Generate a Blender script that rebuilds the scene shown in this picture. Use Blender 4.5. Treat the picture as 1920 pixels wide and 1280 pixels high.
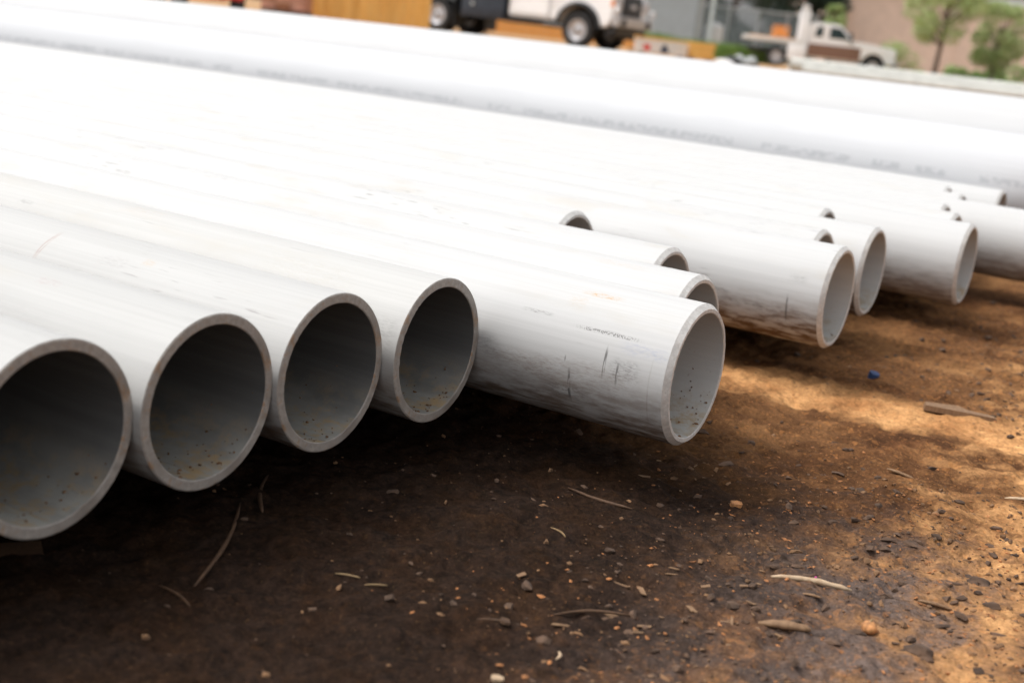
import bpy, bmesh, math, random
import numpy as np
from mathutils import Vector, Matrix
random.seed(7)
R_ = math.radians
sc = bpy.context.scene
for o in list(bpy.data.objects): bpy.data.objects.remove(o)
C = sc.collection

# ------------------------------------------------------------------ camera, sky, sun, exposure
CAM = Vector((0.7992, -0.8565, 0.6523))
rv = Vector((0.84850616, 0.51730462, 0.11150438))
uv = Vector((-0.21769424, 0.14916395, 0.96455136))
fv = Vector((-0.48233444, 0.84270164, -0.23918077))
cam = bpy.data.cameras.new('camera')
cam.sensor_width = 36.0
cam.lens = 36.0 * 2366.12 / 1920
cam.clip_start = 0.05
cam.clip_end = 1000
cam.dof.use_dof = True
cam.dof.focus_distance = 1.93
cam.dof.aperture_fstop = 3.7
co = bpy.data.objects.new('camera', cam)
C.objects.link(co)
m = Matrix((rv, uv, -fv)).transposed().to_4x4()
m.translation = CAM
co.matrix_world = m
sc.camera = co

SUN_DIR = Vector((-0.55, -0.28, 1.0)).normalized()          # towards the sun
elev = math.asin(SUN_DIR.z)
azim = math.atan2(SUN_DIR.x, SUN_DIR.y)
w = bpy.data.worlds.new('World')
sc.world = w
w.use_nodes = True
nt = w.node_tree
sky = nt.nodes.new('ShaderNodeTexSky')
sky.sky_type = 'NISHITA'
sky.sun_disc = False
sky.sun_elevation = elev
sky.sun_rotation = azim
sky.air_density = 1.0
sky.dust_density = 5.0
sky.ozone_density = 1.0
nt.nodes['Background'].inputs['Strength'].default_value = 0.15
hs = nt.nodes.new('ShaderNodeHueSaturation')                 # hazy, nearly white sky
hs.inputs['Saturation'].default_value = 0.15
nt.links.new(sky.outputs[0], hs.inputs['Color'])
nt.links.new(hs.outputs[0], nt.nodes['Background'].inputs['Color'])
sl = bpy.data.lights.new('sun', 'SUN')
sl.energy = 0.9
sl.angle = R_(20.0)
sl.color = (1.0, 0.97, 0.92)
so = bpy.data.objects.new('sun', sl)
C.objects.link(so)
so.rotation_euler = SUN_DIR.to_track_quat('Z', 'Y').to_euler()
so.location = SUN_DIR * 20
sc.render.engine = 'CYCLES'
vs = sc.view_settings
vs.view_transform = 'Standard'
vs.look = 'None'
vs.gamma = 1.0
vs.use_curve_mapping = False
vs.exposure = 0.75

# ------------------------------------------------------------------ helpers
def link(o, parent=None):
    C.objects.link(o)
    if parent is not None: o.parent = parent
    return o
def tag(o, label=None, cat=None, group=None, kind=None):
    if label: o['label'] = label
    if cat: o['category'] = cat
    if group: o['group'] = group
    if kind: o['kind'] = kind
    return o
def empty(name, loc=(0, 0, 0), rz=0.0):
    o = bpy.data.objects.new(name, None)
    o.empty_display_size = 0.1
    o.location = loc
    o.rotation_euler = (0, 0, rz)
    return link(o)
def mesh_obj(name, verts, faces, mats, parent=None, smooth=False, mi=None, uvs=None):
    me = bpy.data.meshes.new(name)
    me.from_pydata([tuple(v) for v in verts], [], faces)
    for mt in (mats if isinstance(mats, (list, tuple)) else [mats]): me.materials.append(mt)
    if mi is not None: me.polygons.foreach_set('material_index', mi)
    if smooth: me.polygons.foreach_set('use_smooth', [True] * len(me.polygons))
    if uvs is not None:
        l = me.uv_layers.new(name='UVMap')
        vi = np.empty(len(me.loops), dtype=np.int32)
        me.loops.foreach_get('vertex_index', vi)
        l.data.foreach_set('uv', np.asarray(uvs, dtype=np.float32)[vi].ravel())
    me.update()
    return link(bpy.data.objects.new(name, me), parent)
def bm_obj(name, bm, mat, parent=None, smooth=False):
    me = bpy.data.meshes.new(name)
    bm.normal_update()
    bm.to_mesh(me)
    bm.free()
    for mt in (mat if isinstance(mat, (list, tuple)) else [mat]): me.materials.append(mt)
    if smooth:
        me.polygons.foreach_set('use_smooth', [True] * len(me.polygons))
        try: me.set_sharp_from_angle(angle=R_(40))
        except Exception: pass
    return link(bpy.data.objects.new(name, me), parent)
def bbox(bm, x0, x1, y0, y1, z0, z1, bev=0.0, seg=2):
    r = bmesh.ops.create_cube(bm, size=1.0)
    for v in r['verts']:
        v.co = Vector(((x0 + x1) / 2 + v.co.x * (x1 - x0), (y0 + y1) / 2 + v.co.y * (y1 - y0), (z0 + z1) / 2 + v.co.z * (z1 - z0)))
    if bev > 0:
        es = {e for v in r['verts'] for e in v.link_edges}
        bmesh.ops.bevel(bm, geom=list(es), offset=bev, segments=seg, affect='EDGES', profile=0.6)
def box(name, x0, x1, y0, y1, z0, z1, mat, parent=None, bev=0.0):
    bm = bmesh.new()
    bbox(bm, x0, x1, y0, y1, z0, z1, bev)
    return bm_obj(name, bm, mat, parent, smooth=bev > 0)
def cyl(bm, p0, p1, r0, r1=None, n=16, caps=True):
    p0 = Vector(p0); p1 = Vector(p1)
    r1 = r0 if r1 is None else r1
    d = p1 - p0
    q = d.to_track_quat('Z', 'Y')
    a = []; b = []
    for i in range(n):
        t = 2 * math.pi * i / n
        o = q @ Vector((math.cos(t), math.sin(t), 0))
        a.append(bm.verts.new(p0 + o * r0)); b.append(bm.verts.new(p1 + o * r1))
    for i in range(n):
        j = (i + 1) % n
        bm.faces.new((a[i], a[j], b[j], b[i]))
    if caps:
        bm.faces.new(list(reversed(a))); bm.faces.new(b)
def tube(bm, pts, radii, n=8):
    for (p, q), (r0, r1) in zip(zip(pts[:-1], pts[1:]), zip(radii[:-1], radii[1:])):
        cyl(bm, p, q, r0, r1, n)
def prism(bm, prof, y0, y1, bev=0.0):
    """profile in (x,z) extruded along y"""
    a = [bm.verts.new((x, y0, z)) for x, z in prof]
    b = [bm.verts.new((x, y1, z)) for x, z in prof]
    n = len(prof)
    fs = [bm.faces.new(a), bm.faces.new(list(reversed(b)))]
    for i in range(n):
        j = (i + 1) % n
        fs.append(bm.faces.new((a[j], a[i], b[i], b[j])))
    bmesh.ops.recalc_face_normals(bm, faces=fs)
    if bev > 0:
        es = {e for f in fs for e in f.edges}
        bmesh.ops.bevel(bm, geom=list(es), offset=bev, segments=2, affect='EDGES')
def vnoise(x, y, seed):
    xi = np.floor(x).astype(np.int64); yi = np.floor(y).astype(np.int64)
    fx = x - xi; fy = y - yi
    fx = fx * fx * (3 - 2 * fx); fy = fy * fy * (3 - 2 * fy)
    def h(a, b):
        n = (a * 374761393 + b * 668265263 + seed * 1442695041) & 0x7fffffff
        n = ((n ^ (n >> 13)) * 1274126177) & 0x7fffffff
        n = (n ^ (n >> 16)) & 0xffff
        return n / 65535.0
    return (h(xi, yi) * (1 - fx) + h(xi + 1, yi) * fx) * (1 - fy) + (h(xi, yi + 1) * (1 - fx) + h(xi + 1, yi + 1) * fx) * fy - 0.5

# ------------------------------------------------------------------ materials
class NT:
    def __init__(s, name):
        s.m = bpy.data.materials.new(name)
        s.m.use_nodes = True
        s.t = s.m.node_tree
        s.b = s.t.nodes['Principled BSDF']
    def n(s, typ, **kw):
        nd = s.t.nodes.new(typ)
        for k, v in kw.items(): setattr(nd, k, v)
        return nd
    def put(s, sock, v):
        if isinstance(v, (int, float)):
            if sock.type == 'VECTOR': sock.default_value = (v, v, v)
            elif sock.type == 'RGBA': sock.default_value = (v, v, v, 1)
            else: sock.default_value = v
        elif isinstance(v, (tuple, list)):
            sock.default_value = tuple(v) + ((1,) if sock.type == 'RGBA' and len(v) == 3 else ())
        else: s.t.links.new(v, sock)
    def math(s, op, a, b=0.0, c=None, clamp=False):
        nd = s.n('ShaderNodeMath', operation=op, use_clamp=clamp)
        s.put(nd.inputs[0], a); s.put(nd.inputs[1], b)
        if c is not None: s.put(nd.inputs[2], c)
        return nd.outputs[0]
    def mix(s, f, a, b, mode='MIX'):
        nd = s.n('ShaderNodeMix', data_type='RGBA', blend_type=mode)
        s.put(nd.inputs[0], f); s.put(nd.inputs[6], a); s.put(nd.inputs[7], b)
        return nd.outputs[2]
    def ramp(s, v, lo, hi, a=0.0, b=1.0):
        nd = s.n('ShaderNodeMapRange', interpolation_type='SMOOTHSTEP')
        s.put(nd.inputs[0], v); s.put(nd.inputs[1], lo); s.put(nd.inputs[2], hi); s.put(nd.inputs[3], a); s.put(nd.inputs[4], b)
        return nd.outputs[0]
    def noise(s, vec, scale, detail=4.0, rough=0.55, dim='3D', dist=0.0):
        nd = s.n('ShaderNodeTexNoise', noise_dimensions=dim)
        if vec is not None: s.put(nd.inputs['Vector'], vec)
        nd.inputs['Scale'].default_value = scale
        nd.inputs['Detail'].default_value = detail
        nd.inputs['Roughness'].default_value = rough
        nd.inputs['Distortion'].default_value = dist
        return nd.outputs['Fac']
    def vmul(s, vec, k):
        nd = s.n('ShaderNodeVectorMath', operation='MULTIPLY')
        s.put(nd.inputs[0], vec); s.put(nd.inputs[1], k)
        return nd.outputs[0]
    def vadd(s, vec, k):
        nd = s.n('ShaderNodeVectorMath', operation='ADD')
        s.put(nd.inputs[0], vec); s.put(nd.inputs[1], k)
        return nd.outputs[0]
    def coord(s, which='Object'): return s.n('ShaderNodeTexCoord').outputs[which]
    def bump(s, h, strength=0.3, dist=0.002):
        nd = s.n('ShaderNodeBump')
        nd.inputs['Strength'].default_value = strength
        nd.inputs['Distance'].default_value = dist
        s.put(nd.inputs['Height'], h)
        s.t.links.new(nd.outputs[0], s.b.inputs['Normal'])
    def set(s, **kw):
        for k, v in kw.items(): s.put(s.b.inputs[k.replace('_', ' ')], v)
        return s.m

def simple(name, col, rough=0.6, metal=0.0, var=0.15, scale=6.0, spec=0.5):
    k = NT(name)
    n = k.noise(k.coord(), scale, 5)
    c = k.mix(k.ramp(n, 0.3, 0.7), tuple(x * (1 - var) for x in col), tuple(min(1, x * (1 + var)) for x in col))
    k.set(Base_Color=c, Roughness=rough, Metallic=metal)
    k.b.inputs['Specular IOR Level'].default_value = spec
    return k.m

STEEL = (0.468, 0.466, 0.461)
def pipe_material(name, offset, marks=(), base=STEEL, stencil=None, dirt=1.0, size=1.0):
    """weathered pale steel: brushed streaks along the tube, scuffs, dirt, and the given marks (u0,v0,hu,hv,colour,strength,kind)"""
    k = NT(name)
    uvc = k.coord('UV')
    vec = k.vadd(uvc, (offset, offset * 0.37, offset * 0.11))
    st = k.noise(k.vmul(vec, (2.0, 190.0, 1)), 1.0, 4, 0.6)                 # fine drawn streaks along the tube
    st2 = k.noise(k.vmul(vec, (0.9, 34.0, 1)), 1.0, 3, 0.55)
    blot = k.noise(k.vmul(vec, (5.0, 14.0, 1)), 1.0, 5, 0.6)
    c = k.mix(k.ramp(st, 0.3, 0.7), tuple(x * 0.96 for x in base), tuple(x * 1.03 for x in base))
    c = k.mix(k.ramp(st2, 0.46, 0.72, 0, 0.11), c, tuple(x * 0.72 for x in base))
    c = k.mix(k.ramp(blot, 0.54, 0.75, 0, 0.30 * dirt), c, (0.42, 0.385, 0.33))
    # short dark scuffs drawn along the tube
    sc1 = k.noise(k.vmul(vec, (17.0, 210.0, 1)), 1.0, 2, 0.5)
    scm = k.noise(k.vmul(vec, (3.1, 9.0, 1)), 1.0, 2, 0.5)
    c = k.mix(k.math('MULTIPLY', k.ramp(sc1, 0.62, 0.74), k.ramp(scm, 0.54, 0.66, 0, 0.55 * dirt)), c, (0.16, 0.15, 0.145))
    sep = k.n('ShaderNodeSeparateXYZ')
    k.put(sep.inputs[0], uvc)
    u, v = sep.outputs[0], sep.outputs[1]
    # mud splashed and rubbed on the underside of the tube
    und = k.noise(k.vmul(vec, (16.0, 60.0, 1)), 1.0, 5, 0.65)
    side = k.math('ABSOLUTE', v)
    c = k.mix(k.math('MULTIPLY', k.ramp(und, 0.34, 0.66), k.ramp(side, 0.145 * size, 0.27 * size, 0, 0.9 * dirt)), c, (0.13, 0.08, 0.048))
    for (u0, v0, hu, hv, col, s, kind) in marks:
        if kind == 'scratch': nz = k.noise(k.vmul(vec, (300.0, 40.0, 1)), 1.0, 2, 0.5); lo, hi = 0.36, 0.5
        elif kind == 'text': nz = k.noise(k.vmul(vec, (420.0, 330.0, 1)), 1.0, 1, 0.4); lo, hi = 0.47, 0.53
        else: nz = k.noise(k.vmul(vec, (95.0, 430.0, 1)), 1.0, 6, 0.75, dist=0.5); lo, hi = 0.42, 0.66
        du = k.math('ABSOLUTE', k.math('SUBTRACT', u, u0)); dv = k.math('ABSOLUTE', k.math('SUBTRACT', v, v0))
        mk = k.math('MULTIPLY', k.ramp(du, hu * 1.25, hu * 0.5), k.ramp(dv, hv * 1.3, hv * 0.45))
        c = k.mix(k.math('MULTIPLY', k.math('MULTIPLY', mk, k.ramp(nz, lo, hi)), s * (0.62 if kind == 'scuff' else 0.85)), c, col)
    if stencil:
        v0, hv, u0, u1 = stencil
        words = k.ramp(k.noise(k.vmul(vec, (5.5, 0.0, 1)), 1.0, 1, 0.5), 0.44, 0.47)
        let = k.ramp(k.noise(k.vmul(vec, (46.0, 70.0, 1)), 1.0, 1, 0.5), 0.42, 0.5)
        dv = k.math('ABSOLUTE', k.math('SUBTRACT', v, v0))
        mk = k.math('MULTIPLY', k.ramp(dv, hv, hv * 0.85), k.math('MULTIPLY', words, let))
        mk = k.math('MULTIPLY', mk, k.math('MULTIPLY', k.math('GREATER_THAN', u, u0), k.math('LESS_THAN', u, u1)))
        c = k.mix(k.math('MULTIPLY', mk, 0.34), c, (0.2, 0.21, 0.23))
    rough = k.ramp(blot, 0.3, 0.7, 0.48, 0.62)
    k.bump(k.math('ADD', st, k.math('MULTIPLY', blot, 0.6)), 0.12, 0.0015)
    k.set(Base_Color=c, Roughness=rough, Metallic=0.0)
    k.b.inputs['Specular IOR Level'].default_value = 0.18
    return k.m

def bore_material(name, lo, hi):
    k = NT(name)
    uvc = k.coord('UV')
    oi = k.n('ShaderNodeObjectInfo')
    vec = k.vadd(uvc, k.vmul(oi.outputs['Location'], (7.3, 9.1, 3.3)))
    st = k.noise(k.vmul(vec, (3.0, 60.0, 1)), 1.0, 4, 0.6)
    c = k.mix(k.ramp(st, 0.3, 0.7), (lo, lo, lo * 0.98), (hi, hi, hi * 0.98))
    sep = k.n('ShaderNodeSeparateXYZ')
    k.put(sep.inputs[0], uvc)
    skylight = k.math('MULTIPLY', k.ramp(k.math('ABSOLUTE', sep.outputs[1]), 0.17, 0.33), k.ramp(k.noise(k.vmul(vec, (9.0, 16.0, 1)), 1.0, 4, 0.6), 0.25, 0.65, 0.4, 1.0))
    c = k.mix(k.math('MULTIPLY', skylight, 0.75), c, (0.46, 0.44, 0.39))          # skylight painted pale into the lower half of the bore
    low = k.ramp(k.math('ABSOLUTE', sep.outputs[1]), 0.20, 0.31)            # silt that settled along the bottom
    silt = k.noise(k.vmul(vec, (26.0, 30.0, 1)), 1.0, 5, 0.7)
    c = k.mix(k.math('MULTIPLY', low, k.ramp(silt, 0.44, 0.66, 0, 0.85)), c, (0.40, 0.27, 0.13))
    sp = k.noise(k.vmul(vec, (210.0, 190.0, 1)), 1.0, 2, 0.5)
    low2 = k.ramp(k.math('ABSOLUTE', sep.outputs[1]), 0.06, 0.24)
    c = k.mix(k.math('MULTIPLY', low2, k.math('MULTIPLY', k.ramp(sp, 0.685, 0.76, 0, 0.6), k.ramp(silt, 0.40, 0.55))), c, (0.20, 0.115, 0.055))
    k.set(Base_Color=c, Roughness=0.75, Metallic=0.0)
    return k.m

def rim_material(name, col, rust):
    k = NT(name)
    co_ = k.coord()
    n = k.noise(co_, 120.0, 5, 0.7)
    c = k.mix(k.ramp(n, 0.3, 0.7), tuple(x * 0.82 for x in col), tuple(x * 1.12 for x in col))
    n2 = k.noise(co_, 38.0, 4, 0.7)
    c = k.mix(k.ramp(n2, 0.53, 0.66, 0, rust), c, (0.34, 0.18, 0.07))
    n3 = k.noise(co_, 15.0, 5, 0.7)
    c = k.mix(k.ramp(n3, 0.50, 0.68, 0, rust * 0.8), c, (0.13, 0.105, 0.085))
    k.bump(k.math('ADD', n, n2), 0.5, 0.0015)
    k.set(Base_Color=c, Roughness=0.6, Metallic=0.1)
    return k.m

def ground_material():
    k = NT('soil')
    p = k.coord()
    big = k.noise(p, 1.3, 4, 0.6, dist=0.4)
    mid = k.noise(p, 9.0, 6, 0.65, dist=0.3)
    fine = k.noise(p, 60.0, 6, 0.75)
    crumb = k.noise(p, 28.0, 5, 0.72, dist=0.6)
    gr = k.noise(p, 260.0, 3, 0.6)
    sep = k.n('ShaderNodeSeparateXYZ')
    k.put(sep.inputs[0], p)
    x, y = sep.outputs[0], sep.outputs[1]
    tan = k.mix(k.ramp(mid, 0.28, 0.72), (0.36, 0.165, 0.064), (0.62, 0.34, 0.145))
    brown = k.mix(k.ramp(mid, 0.35, 0.65), (0.060, 0.027, 0.013), (0.125, 0.055, 0.023))
    grey = k.mix(k.ramp(fine, 0.35, 0.65), (0.088, 0.064, 0.055), (0.145, 0.110, 0.095))
    c = k.mix(k.ramp(big, 0.40, 0.75, 0.0, 0.45), brown, tan)
    # trodden grey mud in front of the pipe ends, dark earth under them with the pipes' shade painted in, dry sand off to the right
    wob = k.math('MULTIPLY', k.math('SUBTRACT', mid, 0.5), 0.45)
    edge = k.math('ADD', k.math('SUBTRACT', x, k.math('MULTIPLY', y, 0.10)), wob)
    mud = k.math('MULTIPLY', k.ramp(edge, 0.72, 0.42), k.ramp(k.math('ADD', y, wob), 1.15, 0.70))
    c = k.mix(k.math('MULTIPLY', mud, k.ramp(mid, 0.62, 0.40, 0.35, 1.0)), c, grey)
    pipe_shade = k.math('MULTIPLY', k.ramp(k.math('ADD', x, wob), 0.60, 0.14), k.ramp(y, 1.45, 0.8))  # shade of the pipes, painted into the soil colour
    c = k.mix(k.math('MULTIPLY', pipe_shade, 0.93), c, k.mix(k.ramp(fine, 0.3, 0.7), (0.004, 0.0025, 0.0016), (0.020, 0.0095, 0.005)))
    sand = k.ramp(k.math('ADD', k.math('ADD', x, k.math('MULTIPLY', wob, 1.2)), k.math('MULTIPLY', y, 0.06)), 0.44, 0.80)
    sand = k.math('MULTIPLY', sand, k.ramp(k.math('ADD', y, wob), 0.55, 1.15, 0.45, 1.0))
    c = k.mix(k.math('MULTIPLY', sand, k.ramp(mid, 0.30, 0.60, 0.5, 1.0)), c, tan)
    tan_band = k.ramp(k.math('ABSOLUTE', k.math('ADD', k.math('SUBTRACT', y, 1.66), k.math('MULTIPLY', wob, 0.45))), 0.17, 0.04)   # a tan band across the soil
    c = k.mix(k.math('MULTIPLY', tan_band, k.ramp(x, -0.8, 0.1, 0.3, 0.85)), c, tan)
    c = k.mix(k.ramp(fine, 0.57, 0.68, 0, 0.5), c, k.mix(0.5, c, (0.020, 0.013, 0.009)))
    c = k.mix(k.ramp(crumb, 0.53, 0.68, 0, 0.65), c, k.mix(0.72, c, (0.016, 0.010, 0.006)))
    c = k.mix(k.math('MULTIPLY', k.ramp(gr, 0.60, 0.72, 0, 0.5), k.math('SUBTRACT', 1.0, k.math('MULTIPLY', pipe_shade, 0.8))), c, (0.36, 0.20, 0.085))
    c = k.mix(k.ramp(gr, 0.38, 0.28, 0, 0.4), c, (0.018, 0.012, 0.008))
    gran = None
    for sc_, lo_, hi_ in ((120.0, 0.88, 1.10), (260.0, 0.86, 1.14)):              # granular crumbs, each of its own tint
        vo = k.n('ShaderNodeTexVoronoi')
        k.put(vo.inputs['Vector'], p)
        vo.inputs['Scale'].default_value = sc_
        sp_ = k.n('ShaderNodeSeparateColor')
        k.put(sp_.inputs[0], vo.outputs['Color'])
        c = k.mix(1.0, c, k.ramp(sp_.outputs[0], 0.0, 1.0, lo_, hi_), 'MULTIPLY')
        c = k.mix(k.math('MULTIPLY', k.ramp(sp_.outputs[1], 0.93, 0.96, 0, 0.40), k.math('SUBTRACT', 1.0, k.math('MULTIPLY', pipe_shade, 0.93))), c, k.mix(0.5, c, (0.50, 0.21, 0.065)))
        h_ = k.math('MULTIPLY', k.ramp(vo.outputs['Distance'], 0.0, 0.7, 1.0, 0.0), sp_.outputs[2])
        gran = h_ if gran is None else k.math('ADD', gran, k.math('MULTIPLY', h_, 0.4))
    far = k.ramp(y, 7.0, 14.0)
    c = k.mix(far, c, k.mix(k.ramp(mid, 0.35, 0.65), (0.34, 0.20, 0.10), (0.42, 0.27, 0.15)))
    k.bump(k.math('ADD', k.math('ADD', crumb, k.math('MULTIPLY', gran, 0.25)), k.math('MULTIPLY', fine, 0.35)), 0.55, 0.010)
    k.set(Base_Color=c, Roughness=0.9)
    k.b.inputs['Specular IOR Level'].default_value = 0.05
    return k.m

def wood_material(name, a, b, scale=1.0):
    k = NT(name)
    p = k.coord()
    oi = k.n('ShaderNodeObjectInfo')
    p = k.vadd(p, k.vmul(oi.outputs['Location'], (3.1, 5.7, 1.9)))
    n = k.noise(k.vmul(p, (6 * scale, 6 * scale, 0.7 * scale)), 4.0, 5, 0.6, dist=0.6)
    c = k.mix(k.ramp(n, 0.3, 0.7), a, b)
    c = k.mix(k.math('MULTIPLY', oi.outputs['Random'], 0.35), c, tuple(x * 0.6 for x in a))
    k.set(Base_Color=c, Roughness=0.75)
    return k.m

def leaf_material(name, a, b):
    k = NT(name)
    n = k.noise(k.coord(), 3.0, 3)
    k.set(Base_Color=k.mix(k.ramp(n, 0.35, 0.65), a, b), Roughness=0.65)
    k.b.inputs['Subsurface Weight'].default_value = 0.0
    return k.m

M = dict(
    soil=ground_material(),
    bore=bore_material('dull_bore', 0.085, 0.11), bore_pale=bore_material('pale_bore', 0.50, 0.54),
    rim_rough=rim_material('sawn_rim', (0.34, 0.31, 0.28), 0.6),
    rim_bevel=rim_material('bevelled_rim', (0.56, 0.55, 0.53), 0.12),
    clod=simple('dark_clod', (0.075, 0.043, 0.026), 0.95, 0, 0.5, 40),
    fleck=simple('bark_fleck', (0.26, 0.105, 0.035), 0.9, 0, 0.5, 60),
    clod2=simple('brown_clod', (0.16, 0.085, 0.04), 0.95, 0, 0.4, 40),
    chip=wood_material('wood_chip', (0.16, 0.085, 0.04), (0.28, 0.165, 0.085), 6),
    twig=wood_material('twig', (0.055, 0.026, 0.011), (0.10, 0.049, 0.021), 6),
    straw=wood_material('straw', (0.22, 0.14, 0.065), (0.32, 0.21, 0.10), 6),
    pale_stick=wood_material('pale_stick', (0.40, 0.27, 0.16), (0.56, 0.42, 0.28), 6),
    greywood=wood_material('weathered_wood', (0.13, 0.115, 0.095), (0.24, 0.21, 0.17), 2),
    yellow_wood=wood_material('yellow_wood', (0.76, 0.38, 0.08), (0.85, 0.52, 0.16)),
    orange_wood=wood_material('orange_wood', (0.75, 0.30, 0.05), (0.82, 0.42, 0.11)),
    blue=simple('blue_plastic', (0.02, 0.045, 0.12), 0.6),
    nut=simple('seed_husk', (0.42, 0.19, 0.07), 0.8, 0, 0.5, 90),
    pink=simple('pink_scrap', (0.6, 0.08, 0.3), 0.6),
    white_paint=simple('white_paint', (0.85, 0.86, 0.87), 0.3, 0, 0.03),
    offwhite=simple('offwhite', (0.66, 0.66, 0.64), 0.6, 0, 0.06),
    brown_paint=simple('brown_paint', (0.20, 0.11, 0.075), 0.4, 0, 0.08),
    black=simple('black_plastic', (0.012, 0.014, 0.017), 0.5, 0, 0.2),
    navy=simple('dark_box_paint', (0.018, 0.026, 0.04), 0.4, 0, 0.2),
    tyre=simple('tyre_rubber', (0.022, 0.022, 0.023), 0.85, 0, 0.2),
    chrome=simple('chrome', (0.50, 0.51, 0.53), 0.3, 0.4, 0.05),
    hub=simple('wheel_steel', (0.55, 0.55, 0.57), 0.4, 0.4, 0.08),
    glass=simple('dark_glass', (0.03, 0.05, 0.055), 0.08, 0, 0.1),
    lamp=simple('lamp_glass', (0.75, 0.76, 0.78), 0.15, 0, 0.03),
    amber=simple('amber_lens', (0.7, 0.22, 0.03), 0.3, 0, 0.05),
    red=simple('red_paint', (0.65, 0.025, 0.02), 0.45, 0, 0.2),
    rust=simple('rusty_brown', (0.30, 0.12, 0.06), 0.8, 0, 0.4),
    pinkbrick=simple('pale_red_block', (0.50, 0.25, 0.18), 0.8, 0, 0.2),
    steel_grey=simple('grey_steel', (0.30, 0.31, 0.30), 0.6, 0.2, 0.12),
    concrete=simple('grey_pipe', (0.55, 0.55, 0.51), 0.75, 0, 0.10),
    metal_wall=simple('grey_cladding', (0.42, 0.47, 0.50), 0.5, 0, 0.05, 2),
    tan_wall=simple('tan_render', (0.72, 0.58, 0.49), 0.85, 0, 0.06, 1.5),
    fascia=simple('pale_fascia', (0.62, 0.70, 0.70), 0.5, 0, 0.04),
    galv=simple('galvanised', (0.40, 0.42, 0.42), 0.5, 0.4, 0.1),
    bark=simple('bark', (0.12, 0.085, 0.065), 0.9, 0, 0.35, 30),
    leaf=leaf_material('leaf_bright', (0.24, 0.34, 0.11), (0.42, 0.50, 0.22)),
    leaf_dark=leaf_material('leaf_dark', (0.014, 0.034, 0.022), (0.035, 0.07, 0.04)),
    grass=leaf_material('grass', (0.10, 0.20, 0.03), (0.22, 0.32, 0.08)),
    wrap=simple('white_wrap', (0.70, 0.68, 0.66), 0.5, 0, 0.05),
    orange=simple('orange_paint', (0.66, 0.24, 0.05), 0.5, 0, 0.1),
)

# ------------------------------------------------------------------ ground: one sheet to the horizon
AX = 0.18                      # height of the pipe axes above the ground
BASE = AX - 0.1095             # underside of the pipes: they lie on 90 mm timbers
def ground_z(x, y):
    x = np.asarray(x, dtype=float); y = np.asarray(y, dtype=float)
    d = (y + 0.8565) * 0.868 - (x - 0.7992) * 0.497
    t = np.clip((d - 7.0) / 9.0, 0, 1)
    rise = 0.38 * t * t * (3 - 2 * t)
    near = np.clip(1.3 - d / 9.0, 0, 1)
    z = vnoise(x * 2.2, y * 2.2, 1) * 0.022 + vnoise(x * 7, y * 7, 2) * 0.013 + vnoise(x * 21, y * 21, 3) * 0.012 + vnoise(x * 55, y * 55, 4) * 0.011 + vnoise(x * 120, y * 120, 5) * 0.006
    z = np.minimum(z, 0.02) * near
    return z + rise
def axis(a, b, step, lo, hi):
    s = list(np.arange(a, b, step))
    st = step; v = b
    right = []
    while v < hi:
        right.append(v); st *= 1.16; v += st
    st = step; v = a - step; left = []
    while v > lo:
        left.append(v); st *= 1.16; v -= st
    return np.array([lo] + left[::-1] + s + right + [hi])
gx = axis(-0.9, 1.1, 0.0075, -320, 320)
gy = axis(-0.35, 3.1, 0.0085, -120, 420)
X, Y = np.meshgrid(gx, gy)
Z = ground_z(X, Y)
nx, ny = len(gx), len(gy)
I = np.arange(nx * ny).reshape(ny, nx)
quads = np.stack([I[:-1, :-1], I[:-1, 1:], I[1:, 1:], I[1:, :-1]], -1).reshape(-1, 4)
me = bpy.data.meshes.new('ground')
me.vertices.add(nx * ny)
me.vertices.foreach_set('co', np.stack([X, Y, Z], -1).ravel())
me.loops.add(quads.size)
me.loops.foreach_set('vertex_index', quads.ravel().astype(np.int32))
me.polygons.add(len(quads))
me.polygons.foreach_set('loop_start', np.arange(0, quads.size, 4, dtype=np.int32))
me.polygons.foreach_set('use_smooth', np.ones(len(quads), dtype=bool))
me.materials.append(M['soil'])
me.update(calc_edges=True)
tag(link(bpy.data.objects.new('ground', me)), kind='structure')
def gz(x, y): return float(ground_z(x, y))
def gp(p): return (CAM.x + (p[0] - CAM.x) * 0.9705, CAM.y + (p[1] - CAM.y) * 0.9705)

# far frame: d metres ahead of the camera, s metres to the right
FW = Vector((-0.4968, 0.8679)); RT = Vector((0.8679, 0.4968))
FAR_ANGLE = math.atan2(RT.y, RT.x)
def at(s, d):
    p = Vector((CAM.x, CAM.y)) + FW * d + RT * s
    return Vector((p.x, p.y, gz(p.x, p.y)))

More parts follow.
